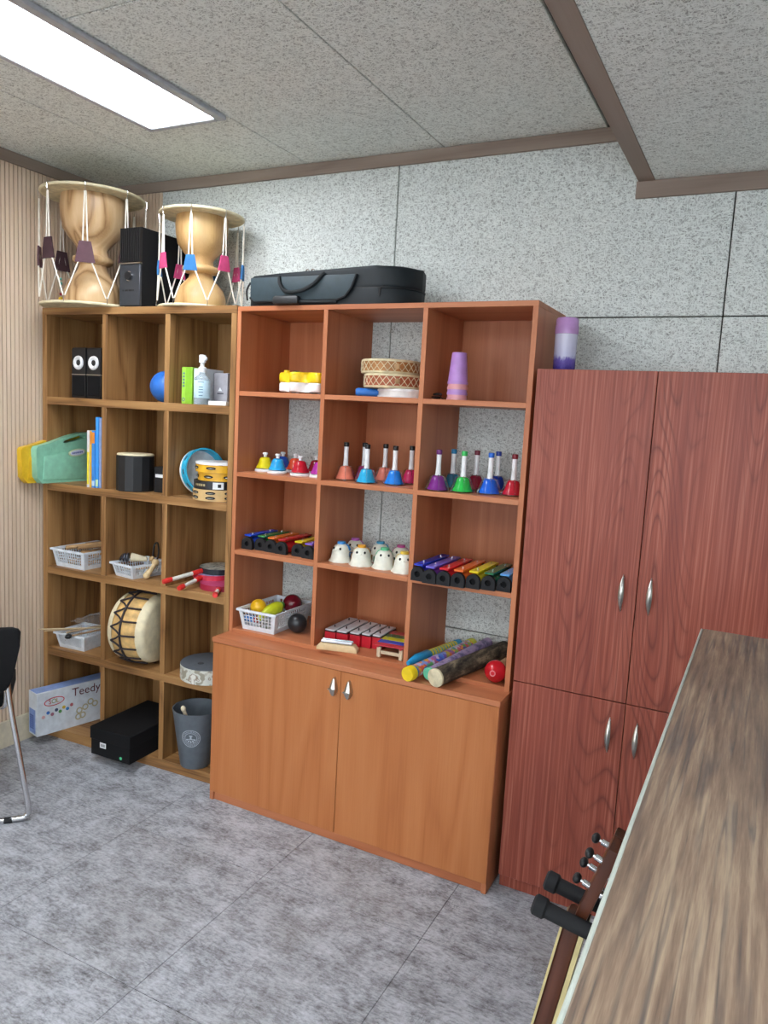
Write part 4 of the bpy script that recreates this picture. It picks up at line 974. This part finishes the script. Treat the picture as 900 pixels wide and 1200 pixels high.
def hand_bell(col, cn, capc, capn, x, y, extra, r=0.040):
    t = thing('hand_bell', '%s hand bell with %s cap %s' % (cn, capn, extra), 'bell', (x, y, O2), group='coloured hand bells')
    obj('bell', lathe(nb(), [(0.034, 0.004), (0.037, 0.004), (0.036, 0.008), (0.030, 0.020), (0.025, 0.036), (0.021, 0.048), (0.015, 0.053), (0.0, 0.054)], 28, None, False), plain(col, 0.15), t, ang=60)
    b = nb()
    for k in range(4):
        q = R(2*pi*k/4+0.5, 'Z')
        tube(b, [q @ Vector(p) for p in ((0.012, 0, 0.0555), (0.025, 0, 0.050), (0.033, 0, 0.028), (0.0405, 0, 0.010), (0.0415, 0, 0.0))], 0.0022, 6)
    ring(b, 0.0385, 0.0415, 0.003, 0.006, 28)
    obj('clear_guard', b, 'clear', t)
    obj('handle', lathe(nb(), [(0, 0.0545), (0.0105, 0.0545), (0.0095, 0.062), (0.0085, 0.095), (0.0092, 0.128), (0, 0.128)], 16), 'white', t)
    obj('cap', lathe(nb(), [(0, 0.1282), (0.0098, 0.1282), (0.0105, 0.131), (0.0105, 0.143), (0.009, 0.145), (0, 0.145)], 16), plain(capc, 0.35), t)
K = '17181a'
hand_bell('e8836a', 'coral', K, 'black', 0.458, -0.250, 'at the left end of the middle cell')
hand_bell('b03a78', 'plum', K, 'black', 0.494, -0.168, 'hidden behind the cyan one')
hand_bell('26a6d8', 'cyan', K, 'black', 0.573, -0.292, 'at the front of the middle cell')
hand_bell('dc7e6c', 'pale coral', K, 'black', 0.577, -0.150, 'at the back of the middle cell')
hand_bell('1f7fe0', 'bright blue', K, 'black', 0.670, -0.252, 'at the front right of the middle cell')
hand_bell('d02a68', 'pink', K, 'black', 0.690, -0.150, 'beside the middle cell divider')
hand_bell('7c2a86', 'purple', '6a2470', 'purple', 0.868, -0.305, 'at the left end of the right cell')
hand_bell('1c6a8c', 'teal', '1c78a8', 'teal', 0.868, -0.165, 'behind the purple one')
hand_bell('2cb84c', 'green', '38b85c', 'green', 0.953, -0.278, 'at the front of the right cell')
hand_bell('8a1a34', 'maroon', '6c1630', 'maroon', 0.950, -0.140, 'at the back between green and blue')
hand_bell('1c62d8', 'vivid blue', '1f66cc', 'blue', 1.044, -0.255, 'at the front, next to the navy one')
hand_bell('1a38a0', 'navy', '1c3c9c', 'navy', 1.014, -0.085, 'at the back of the right cell')
hand_bell('b81c30', 'red', '7c1428', 'dark red', 1.120, -0.225, 'at the right end, in front')
hand_bell('d8502c', 'vermilion', 'd8603a', 'orange', 1.138, -0.118, 'hidden behind the red one')

# row 3: chime bars, chick bells
def chime_bar(cn, col, x, y, L, extra, rot=0.0, group='chime bars with black rubber ends', w=0.026, barcol=None, roll=0.0):
    t = thing('chime_bar', '%s chime bar %s' % (cn, extra), 'chime bar', (x, y, O3), (0, roll, rot), group)
    hw = w; hb = 0.050
    D_ = [(-hw, 0), (hw, 0), (hw, hb-hw)]+[(hw*cos(a), hb-hw+hw*sin(a)) for a in [pi*k/10 for k in range(1, 10)]]+[(-hw, hb-hw)]
    mt = Matrix(((1, 0, 0, 0), (0, 0, 1, 0), (0, 1, 0, 0), (0, 0, 0, 1)))
    hole = ell(0.011, 0.011, 14, 0, hb-hw-0.001)
    for y0, y1 in ((0.0, 0.016), (L-0.016, L)):
        bm = nb(); e = []
        for lp in (D_, hole):
            vs = [bm.verts.new((p[0], p[1], 0)) for p in lp]
            for i in range(len(vs)): e.append(bm.edges.new((vs[i], vs[(i+1) % len(vs)])))
        bmesh.ops.triangle_fill(bm, edges=e, use_beauty=True); bmesh.ops.recalc_face_normals(bm, faces=bm.faces)
        ext = bmesh.ops.extrude_face_region(bm, geom=list(bm.faces))
        for v in ext['geom']:
            if isinstance(v, bmesh.types.BMVert): v.co.z += y1-y0
        _xf(bm.verts, T(0, y0, 0) @ mt); obj('rubber_end', bm, 'rubber', t, ang=50)
    m = plain(col, 0.25)
    obj('resonator_tube', ring(nb(), 0.0215, 0.0235, 0, L-0.034, 24, T(0, 0.017, hb-hw-0.001) @ R(-pi/2, 'X')), m, t)
    obj('inner_plug', cyl(nb(), 0.0125, 0.0125, 0.0155, 14, T(0, 0, hb-hw-0.001) @ R(-pi/2, 'X')), 'matte_black', t)  # black disc standing in for the shade inside the hole
    br = obj('bar', box(nb(), -0.0165, 0.0165, 0.006, L-0.004, 0.053, 0.060, 0.0012), plain(barcol or col, 0.25), t)
    b = nb()
    for yy in (0.2, 0.8): cyl(b, 0.0026, 0.048, 0.066, 8, T(0, yy*L, 0))
    obj('pin', b, 'chrome', br)
G1 = 'chime bars in the left cell'; G2 = 'chime bars in the right cell'
chime_bar('blue', '1c4cc8', 0.048, -0.315, 0.20, 'at the left end of the left cell', 0.0, G1)
chime_bar('green', '2a7a44', 0.103, -0.300, 0.19, 'between blue and orange in the left cell', 0.0, G1)
chime_bar('orange', 'e0742c', 0.157, -0.306, 0.19, 'between green and red in the left cell', 0.0, G1)
chime_bar('red', 'c01f2c', 0.212, -0.312, 0.21, 'in the middle of the left cell', 0.0, G1)
chime_bar('yellow', 'd8c020', 0.287, -0.305, 0.18, 'right of the red one in the left cell', 0.0, G1)
chime_bar('violet', '7a5cc0', 0.343, -0.318, 0.18, 'against the divider in the left cell', 0.0, G1)
chime_bar('deep blue', '2434b0', 0.8485, -0.392, 0.26, 'at the left end of the right cell', 0.0, G2, w=0.0245, barcol='2440c0')
chime_bar('purple', '7a48c0', 0.8989, -0.405, 0.26, 'beside the deep blue one in the right cell', 0.0, G2, w=0.0245, barcol='6c62cc')
chime_bar('scarlet', 'd02030', 0.9493, -0.400, 0.25, 'between purple and orange in the right cell', 0.0, G2, w=0.0245)
chime_bar('bright orange', 'e0682c', 0.9997, -0.392, 0.24, 'in the middle of the right cell', 0.0, G2, w=0.0245)
chime_bar('bright yellow', 'e4cc20', 1.0501, -0.378, 0.23, 'between orange and green in the right cell', 0.0, G2, w=0.0245)
chime_bar('dark green', '1c6440', 1.1005, -0.365, 0.22, 'second from the right end of the right cell', 0.0, G2, w=0.0245)
chime_bar('light blue', '5a9cdc', 1.1509, -0.350, 0.21, 'half hidden at the right end of the right cell', 0.0, G2, w=0.0245)
def chick(cn, col, x, y, a, extra):
    t = thing('chick_bell', 'white chick-shaped bell with %s cap %s' % (cn, extra), 'bell', (x, y, O3), (0, 0, a), 'white chick-shaped bells')
    W_ = plain('dfe0d2', 0.3)
    b = lathe(nb(), [(0.044, 0.0), (0.0478, 0.0), (0.0478, 0.004), (0.0425, 0.012), (0.0395, 0.028), (0.036, 0.046), (0.028, 0.062), (0.016, 0.071), (0, 0.074)], 32, None, False)
    for v in b.verts:
        if v.co.z < 0.008:
            an = atan2(v.co.y, v.co.x); f_ = 1+0.05*cos(8*an); v.co.x *= f_; v.co.y *= f_
    obj('bell', b, W_, t, ang=60)
    c = plain(col, 0.35)
    obj('cap', lathe(nb(), [(0, 0.0705), (0.017, 0.0705), (0.0175, 0.073), (0.0165, 0.080), (0, 0.081)], 24), c, t)
    for s in (-1, 1):
        sp = [(0.012, 0.071), (0.0265, 0.0655), (0.0345, 0.0525), (0.0355, 0.046), (0.024, 0.056), (0.012, 0.063)]
        obj('cap_flap', prism(nb(), [(s*x, z) for x, z in sp], 0, 0.012, Matrix(((1, 0, 0, 0), (0, 0, 1, 0.006), (0, 1, 0, 0), (0, 0, 0, 1))), 0.001), c, t)
        obj('eye', ball(nb(), 0.0046, (s*0.0155, -0.0290, 0.0540), (1, 0.8, 1.2), 10), plain('202024', 0.2), t)
        obj('ear_disc', lathe(nb(), [(0, 0), (0.0125, 0), (0.011, 0.006), (0, 0.006)], 16, T(s*0.0375, 0.012, 0.030) @ R(s*pi/2, 'Y')), plain([max(0, int(int(col[i:i+2], 16)*0.45)) for i in (0, 2, 4)], 0.35), t)
    t.scale = (0.95, 0.95, 0.97)
    obj('beak', ball(nb(), 0.005, (0, -0.0340, 0.047), (1.2, 1, 0.6), 10), W_, t)
chick('blue', '2a86cc', 0.463, -0.262, -0.1, 'at the left end of the row')
chick('violet', 'b05ab0', 0.462, -0.150, 0.3, 'at the back left')
chick('orange', 'e8a428', 0.561, -0.276, 0.4, 'second from the left in front')
chick('teal', '2a8ab4', 0.576, -0.150, 0.2, 'at the back in the middle')
chick('mint green', '5cc08c', 0.654, -0.266, 0.5, 'in front of the pink one')
chick('pink', 'c04890', 0.674, -0.166, 0.4, 'at the back right')
chick('yellow', 'e0c040', 0.746, -0.285, 0.4, 'half hidden by the divider at the right')

# row 4 of the open shelf: balls
def fitted(label, r, p, col, rough=0.3, cat='ball'):
    return tag(obj('ball', ball(nb(), r, n=26), plain(col, rough), loc=p), label, cat, 'balls in the bottom left cell')
fitted('yellow ball in the white basket', 0.034, (0.076, -0.258, O4+0.078), 'e8b41c')
fitted('dark red ball at the back of the white basket', 0.041, (0.163, -0.135, O4+0.082), '6c1424', 0.15)
fitted('black ball in front of the basket', 0.0395, (0.263, -0.245, O4+0.0395), '26282c', 0.3)
fitted('black ball next to the divider', 0.038, (0.315, -0.165, O4+0.038), '24262a', 0.3)
t = thing('egg_shaker', 'lime green shaker with a darker tip in the white basket', 'shaker', (0.141, -0.258, O4+0.06), (0, 0, 0.5))
obj('body', tube(nb(), curve([(-0.045, -0.040, -0.016), (-0.02, -0.018, 0.008), (0.015, 0.020, 0.020), (0.036, 0.045, 0.020)], 5), [0.010, 0.013, 0.014, 0.015, 0.016, 0.018, 0.021, 0.0235, 0.025, 0.0255, 0.0255, 0.0255, 0.025, 0.023, 0.019, 0.012], 14), plain('c8d428', 0.35), t)
obj('tip', ball(nb(), 0.015, (0.036, 0.048, 0.027), n=14), plain('5aa84c', 0.35), t)
t = thing('toy_block', 'blue shaker barrel with a red end seen through the basket front', 'shaker', (0.080, -0.306, O4+0.040))
obj('body', tube(nb(), [(-0.028, 0, 0), (0.018, 0, 0)], 0.014, 14), plain('2f82d0', 0.35), t); obj('end_cap', tube(nb(), [(0.0185, 0, 0), (0.028, 0, 0)], 0.013, 14), plain('c83030', 0.35), t)
# small chime bar on a wooden block
t = thing('tone_chime', 'small silver chime on a pale wooden block in front of the red tone bars', 'chime', (0.515, -0.345, O4), (0, 0, radians(15)))
b = prism(nb(), [(-0.080, 0), (0.080, 0), (0.080, 0.012), (0.066, 0.026), (-0.066, 0.026), (-0.080, 0.012)], -0.019, 0.019, Matrix(((1, 0, 0, 0), (0, 0, 1, 0), (0, 1, 0, 0), (0, 0, 0, 1))), 0.002)
obj('block', b, plain('d8be92', 0.5), t)
for yy in (-0.009, 0.009): obj('silver_tube', tube(nb(), [(-0.062, yy, 0.033), (0.058, yy, 0.033)], 0.0068, 12), plain('c4c8d0', 0.25, 0.7), t)
# red tone bars
def tone_bar(x, y, w, L, extra):
    t = thing('tone_bar', 'white tone bar on a red resonator box %s' % extra, 'tone bar', (x, y, O4), (0, 0, radians(2)), 'white tone bars on red boxes')
    obj('resonator_box', box(nb(), -w/2, w/2, 0, L, 0, 0.046, 0.002), plain('c42030', 0.35), t)
    obj('felt', box(nb(), -w/2+0.001, w/2-0.001, 0.0, L, 0.0462, 0.051), 'black', t)
    br = obj('bar', box(nb(), -w/2+0.004, w/2-0.004, -0.004, L+0.002, 0.0515, 0.057, 0.0012), plain('d4d6dc', 0.3), t)
    b = nb()
    for f in (0.2, 0.8): cyl(b, 0.0024, 0.056, 0.066, 8, T(0, f*L, 0))
    obj('pin', b, 'black', br)
for k, (x, y, w, L) in enumerate(((0.445, -0.290, 0.048, 0.200), (0.495, -0.283, 0.049, 0.190), (0.545, -0.270, 0.046, 0.172), (0.589, -0.258, 0.041, 0.155), (0.631, -0.248, 0.041, 0.14))):
    tone_bar(x, y, w, L, ['at the left end of the set', 'second from the left of the set', 'in the middle of the set', 'second from the right of the set', 'at the right end of the set'][k])
xy = thing('xylophone', 'small xylophone with coloured bars on pale wooden legs beside the divider', 'xylophone', (0.727, -0.335, O4), (0, 0, radians(6)))
for yy in (0.008, 0.185):
    b = nb(); box(b, -0.052, -0.036, yy, yy+0.018, 0, 0.042, 0.003); box(b, 0.036, 0.052, yy, yy+0.018, 0, 0.042, 0.003); box(b, -0.037, 0.037, yy+0.003, yy+0.014, 0.014, 0.027, 0.002)
    obj('leg_frame', b, plain('cfc0a4', 0.55), xy)
b = nb()
for xx in (-0.046, 0.042): box(b, xx, xx+0.006, 0.0, 0.205, 0.0422, 0.047)
obj('rail', b, plain('b02030', 0.4), xy)
for k, (c, cn) in enumerate((('c03040', 'red'), ('2444b0', 'blue'), ('c8c428', 'yellow'), ('2c6a3c', 'green'), ('b03038', 'dark red'))):
    br = obj('bar', box(nb(), -0.062, 0.062, 0.0+k*0.041, 0.036+k*0.041, 0.0475, 0.0515, 0.001), plain(c, 0.25), xy); tag(br, cn+' bar')
    b = nb()
    for xx in (-0.043, 0.045): cyl(b, 0.003, 0.0515, 0.056, 8, T(xx, 0.018+k*0.041, 0))
    obj('screw', b, 'chrome', br)
# tubes, log, maraca
def conf():
    t = NT('coloured_pellets', 0.3); v = t.add('ShaderNodeTexVoronoi'); v.inputs['Scale'].default_value = 62; t.link(t.co(), v.inputs['Vector'])
    s_ = t.add('ShaderNodeSeparateColor'); t.link(v.outputs['Color'], s_.inputs[0])
    t.color(t.ramp(s_.outputs[0], [(0.05, (60, 90, 190)), (0.25, (220, 90, 60)), (0.42, (230, 170, 50)), (0.58, (90, 170, 80)), (0.75, (70, 120, 210)), (0.92, (200, 190, 210))])); return t.m
def conf2():
    t = NT('violet_pellets', 0.3); n = t.noise(t.co(), 40, 3); t.color(t.ramp(n, [(0.35, (90, 86, 120)), (0.5, (150, 130, 170)), (0.62, (170, 150, 180)), (0.7, (110, 120, 140))])); return t.m
def bark():
    t = NT('dark_bark', 0.7, 0.3); n = t.noise(t.co((1, 0.3, 1), (0, 0, 0.27)), 34, 5, 0.65); t.color(t.ramp(n, [(0.36, (36, 32, 30)), (0.50, (84, 76, 64)), (0.62, (140, 126, 104)), (0.7, (60, 54, 48))])); t.bump(n, 0.4, 0.003); return t.m
def local_tube(bm, p, q, r, n=22): return tube(bm, [(0, 0, 0), (Vector(q)-Vector(p))*0.5, Vector(q)-Vector(p)], r, n)
ZT = 0.6887
P0, P1 = (0.868, -0.470, ZT+0.0285), (0.948, -0.045, O4+0.0295)
t = thing('rain_shaker', 'clear rain tube of coloured beads with a yellow end cap', 'shaker', P0); e = (Vector(P1)-Vector(P0)); L = e.length; al = align((0, 0, 0), e)
obj('tube', cyl(nb(), 0.0225, 0.030, L-0.025, 26, al), conf(), t)
obj('end_cap', lathe(nb(), [(0, 0), (0.024, 0), (0.026, 0.003), (0.026, 0.030), (0, 0.030)], 26, al), plain('e4c41c', 0.35), t)
obj('collar', cyl(nb(), 0.0245, 0.031, 0.038, 26, al), plain('3a6cb8', 0.35), t)
obj('end_cap', cyl(nb(), 0.025, L-0.024, L, 26, al), plain('c8c828', 0.35), t)
P0, P1 = (0.826, -0.375, O4+0.024), (0.890, -0.040, O4+0.0205)
t = thing('song_whistle', 'blue whistle tube with yellow rings leaning beside the rain tube', 'whistle', P0); e = (Vector(P1)-Vector(P0)); L = e.length; al = align((0, 0, 0), e)
bl_ = plain('2796cc', 0.35)
obj('mouthpiece', tube(nb(), [al @ Vector(p) for p in ((0, -0.006, 0.0), (0, -0.002, 0.03), (0, 0, 0.055), (0, 0, 0.125), (0, 0, 0.13))], [0.008, 0.014, 0.0185, 0.0185, 0.016], 18), bl_, t)
obj('tube', cyl(nb(), 0.0150, 0.13, L, 20, al), plain('62aebc', 0.35), t)
for k in range(10): obj('yellow_ring', ring(nb(), 0.0148, 0.0168, 0.136+k*0.018, 0.145+k*0.018, 20, al), plain('d8cc48', 0.4), t)
obj('end_cap', cyl(nb(), 0.0185, L-0.022, L, 20, al), bl_, t)
P0, P1 = (0.924, -0.418, ZT+0.0265), (1.012, -0.045, O4+0.048)
t = thing('rain_shaker', 'clear tube with violet beads and mint end cap lying behind the log', 'shaker', P0); e = (Vector(P1)-Vector(P0)); L = e.length; al = align((0, 0, 0), e)
obj('tube', cyl(nb(), 0.0205, 0.012, L, 24, al), conf2(), t); obj('end_cap', lathe(nb(), [(0, 0), (0.021, 0), (0.023, 0.003), (0.023, 0.012), (0, 0.012)], 24, al), plain('6cc8a4', 0.35), t)
P0, P1 = (0.968, -0.462, ZT+0.0345), (1.082, -0.05, O4+0.0365)
t = thing('rain_stick', 'dark log-like rain stick with a pale sawn end', 'rain stick', P0); e = (Vector(P1)-Vector(P0)); L = e.length; al = align((0, 0, 0), e)
obj('log', cyl(nb(), 0.032, 0.006, L, 28, al), bark(), t); obj('sawn_end', lathe(nb(), [(0, -0.002), (0.028, 0), (0.0325, 0.003), (0.0325, 0.010), (0, 0.006)], 28, al), plain('cfc4a4', 0.6, var=0.15), t)
P0, P1 = (1.140, -0.330, O4+0.0405), (1.130, -0.12, O4+0.022)
t = thing('maraca', 'red maraca with a pale wooden handle lying against the right side panel', 'maraca', P0); e = (Vector(P1)-Vector(P0)); al = align((0, 0, 0), e)
obj('head', lathe(nb(), [(0, -0.039), (0.011, -0.039), (0.012, -0.037), (0.025, -0.030), (0.0365, -0.014), (0.039, 0.003), (0.033, 0.022), (0.0215, 0.036), (0, 0.038)], 26, al), plain('c01c28', 0.2), t)
obj('ring_mark', ring(nb(), 0.007, 0.0105, -0.0398, -0.0385, 20, al), plain('d07078', 0.4), t)
obj('handle', lathe(nb(), [(0, 0.036), (0.021, 0.0365), (0.020, 0.09), (0.0185, 0.20), (0, 0.20)], 22, al), plain('cda670', 0.45), t)

# ------------------------------------------------------------------ chair, left edge
dv = Vector((-0.66, -0.75, 0)).normalized(); pv = Vector((-0.75, 0.66, 0)).normalized()
chv = thing('folding_chair', 'black folding chair with chrome tube legs at the left edge', 'chair', (-0.460, -0.940, 0))
rt = 0.0105; w = 0.46
def cp(s, f, z): v = dv*s+pv*f; return Vector((v.x, v.y, z))
rear = [cp(0.068, 0.06, 0.70), cp(0.075, 0.045, 0.52), cp(0.035, 0.015, 0.25), cp(0.006, 0.0, 0.055), cp(0.014, 0.0, 0.022), cp(0.05, 0.0, rt+0.002)]
rear = rear+[cp(w-q.dot(dv), q.dot(pv), q.z) for q in rear[::-1]]
lg = obj('rear_leg_frame', tube(nb(), curve(rear, 5), rt, 12), 'chrome', chv)
for s in (0.075, w-0.075): obj('glide', tube(nb(), [cp(s-0.014, 0, 0.0115), cp(s+0.014, 0, 0.0115)], 0.0115, 10), 'rubber', lg)
front = [cp(0.175, 0.02, 0.44), cp(0.17, 0.20, 0.25), cp(0.165, 0.38, 0.05), cp(0.18, 0.392, rt+0.002), cp(w/2, 0.392, rt+0.002)]
front = front+[cp(w-q.dot(dv), q.dot(pv), q.z) for q in front[-2::-1]]
obj('front_leg_frame', tube(nb(), curve(front, 5), rt, 12), 'chrome', chv)
obj('hinge_bar', tube(nb(), curve([cp(0.082, 0.058, 0.50), cp(0.088, 0.075, 0.44), cp(0.11, 0.12, 0.415), cp(0.13, 0.22, 0.41)], 5), 0.009, 10), 'chrome', chv)
def slab(u, v, n_, org, pts2, th_, bev):
    m = Matrix(((u.x, v.x, n_.x, org.x), (u.y, v.y, n_.y, org.y), (u.z, v.z, n_.z, org.z), (0, 0, 0, 1))); return prism(nb(), pts2, -th_/2, th_/2, m, bev, 3)
up = Vector((pv.x*0.06, pv.y*0.06, 1)).normalized(); nn = dv.cross(up)
bp = [(-0.192, 0.118), (-0.200, 0.105), (-0.197, 0.05), (-0.175, -0.06), (-0.16, -0.10), (-0.14, -0.118), (0.14, -0.118), (0.16, -0.10), (0.175, -0.06), (0.197, 0.05), (0.200, 0.105), (0.192, 0.118), (0.17, 0.125), (-0.17, 0.125)]
obj('backrest', slab(dv, up, nn, cp(w/2, 0.035, 0.625), bp, 0.030, 0.010), 'matte_black', chv)
obj('seat', slab(dv, pv, Vector((0, 0, 1)), cp(w/2+0.01, 0.27, 0.445), rrect(0.33, 0.36, 0.05), 0.045, 0.016), 'matte_black', chv)
# ------------------------------------------------------------------ ukulele on its hanger, beside the counter
hg = thing('instrument_hanger', 'hanger with two black padded prongs on the counter side', 'hanger', (1.865, -1.83, 0.972))
obj('back_plate', box(nb(), -0.012, -0.0005, -0.05, 0.05, -0.03, 0.03, 0.003), 'black', hg)
for yy in (-0.030, 0.030):
    pr_ = obj('prong', tube(nb(), curve([(-0.01, yy*0.5, 0), (-0.05, yy, -0.004), (-0.10, yy, 0.0), (-0.160, yy, 0.010)]), 0.0105, 12), 'rubber', hg)
    obj('end_knob', lathe(nb(), [(0, 0), (0.0105, 0), (0.0135, 0.003), (0.0135, 0.016), (0.010, 0.019), (0, 0.019)], 16, align((-0.154, yy, 0.009), (-0.20, yy, 0.018))), 'rubber', hg)
uk = thing('ukulele', 'brown ukulele hanging beside the counter with chrome tuners showing', 'ukulele', (1.745, -1.83, 0.96), (0, radians(10), 0))
UB = wood('ukulele_wood', (54, 28, 18), (76, 41, 28), (94, 53, 37), 'z', 3, 20, 0.3)
hs = [(-0.020, 0.0), (0.020, 0.0), (0.027, 0.035), (0.027, 0.118), (0.012, 0.130), (0.0, 0.126), (-0.012, 0.130), (-0.027, 0.118), (-0.027, 0.035)]
mt = Matrix(((0, 0, 1, 0), (1, 0, 0, 0), (0, 1, 0, 0.012), (0, 0, 0, 1)))
hd_ = obj('headstock', prism(nb(), hs, -0.007, 0.008, R(radians(8), 'Y') @ mt, 0.002), UB, uk)
post = nb()
for i, (yy, zz) in enumerate(((-0.020, 0.055), (0.020, 0.055), (-0.020, 0.095), (0.020, 0.095))):
    q = R(radians(8), 'Y') @ T(0, yy, zz+0.012)
    peg = nb(); cyl(peg, 0.0042, -0.016, -0.007, 10, q @ R(pi/2, 'Y'))
    m4 = q @ T(-0.024, 0, 0)
    obj('tuner_button', ball(nb(), 0.008, (0, 0, 0), (0.7, 1.1, 0.8), 12, m4), 'black', hd_)
    tube(peg, [q @ Vector((-0.020, 0, 0)), q @ Vector((0.006, 0, 0))], 0.0022, 8); obj('tuner_shaft', peg, 'chrome', hd_)
    cyl(post, 0.0036, 0.008, 0.020, 10, q @ R(pi/2, 'Y')); ring(post, 0.0036, 0.008, 0.008, 0.0105, 14, q @ R(pi/2, 'Y'))
obj('tuner_post', post, 'chrome', hd_)
b = nb()
for yy in (-0.012, -0.004, 0.004, 0.012): tube(b, [(0.016, yy, -0.30), (0.018, yy, 0.0), (0.030, yy*1.5, 0.08)], 0.0006, 5)
obj('string', b, plain('e8e8e8', 0.3), uk)
neck = obj('neck', box(nb(), -0.016, 0.008, -0.0175, 0.0175, -0.31, 0.012, 0.006, None, 2), UB, uk)
obj('fretboard', box(nb(), 0.0082, 0.013, -0.0175, 0.0175, -0.31, 0.006), plain('2c1c16', 0.4), uk)
b = nb()
for yy in (-0.0185, 0.0185): box(b, 0.0075, 0.0135, yy-0.001, yy+0.001, -0.31, 0.004)
for yy in (-0.0185, 0.0185): box(b, -0.0175, -0.0145, yy-0.0015, yy+0.0015, -0.31, 0.0)
obj('binding', b, plain('cfc08a', 0.4), uk)
bo = [(0.0, 0.0)]; out = []
for i in range(40):
    a = 2*pi*i/40; rr_ = 0.078+0.012*cos(2*a)-0.0; z = -0.44+0.135*cos(a); wdt = (0.088 if cos(a) < 0 else 0.070)*abs(sin(a))**0.9*(1-0.16*math.exp(-((cos(a)-0.15)/0.25)**2))
    out.append((wdt if sin(a) >= 0 else -wdt, z))
mb = Matrix(((0, 0, 1, 0), (1, 0, 0, 0), (0, 1, 0, 0), (0, 0, 0, 1)))
bd_ = obj('body', prism(nb(), out, -0.050, 0.006, mb, 0.003), UB, uk)
obj('sound_hole', cyl(nb(), 0.028, 0.0062, 0.007, 24, T(0, 0, -0.40) @ R(pi/2, 'Y')), 'black', bd_)
obj('bridge', box(nb(), 0.0062, 0.013, -0.035, 0.035, -0.515, -0.500, 0.002), plain('2c1c16', 0.4), bd_)
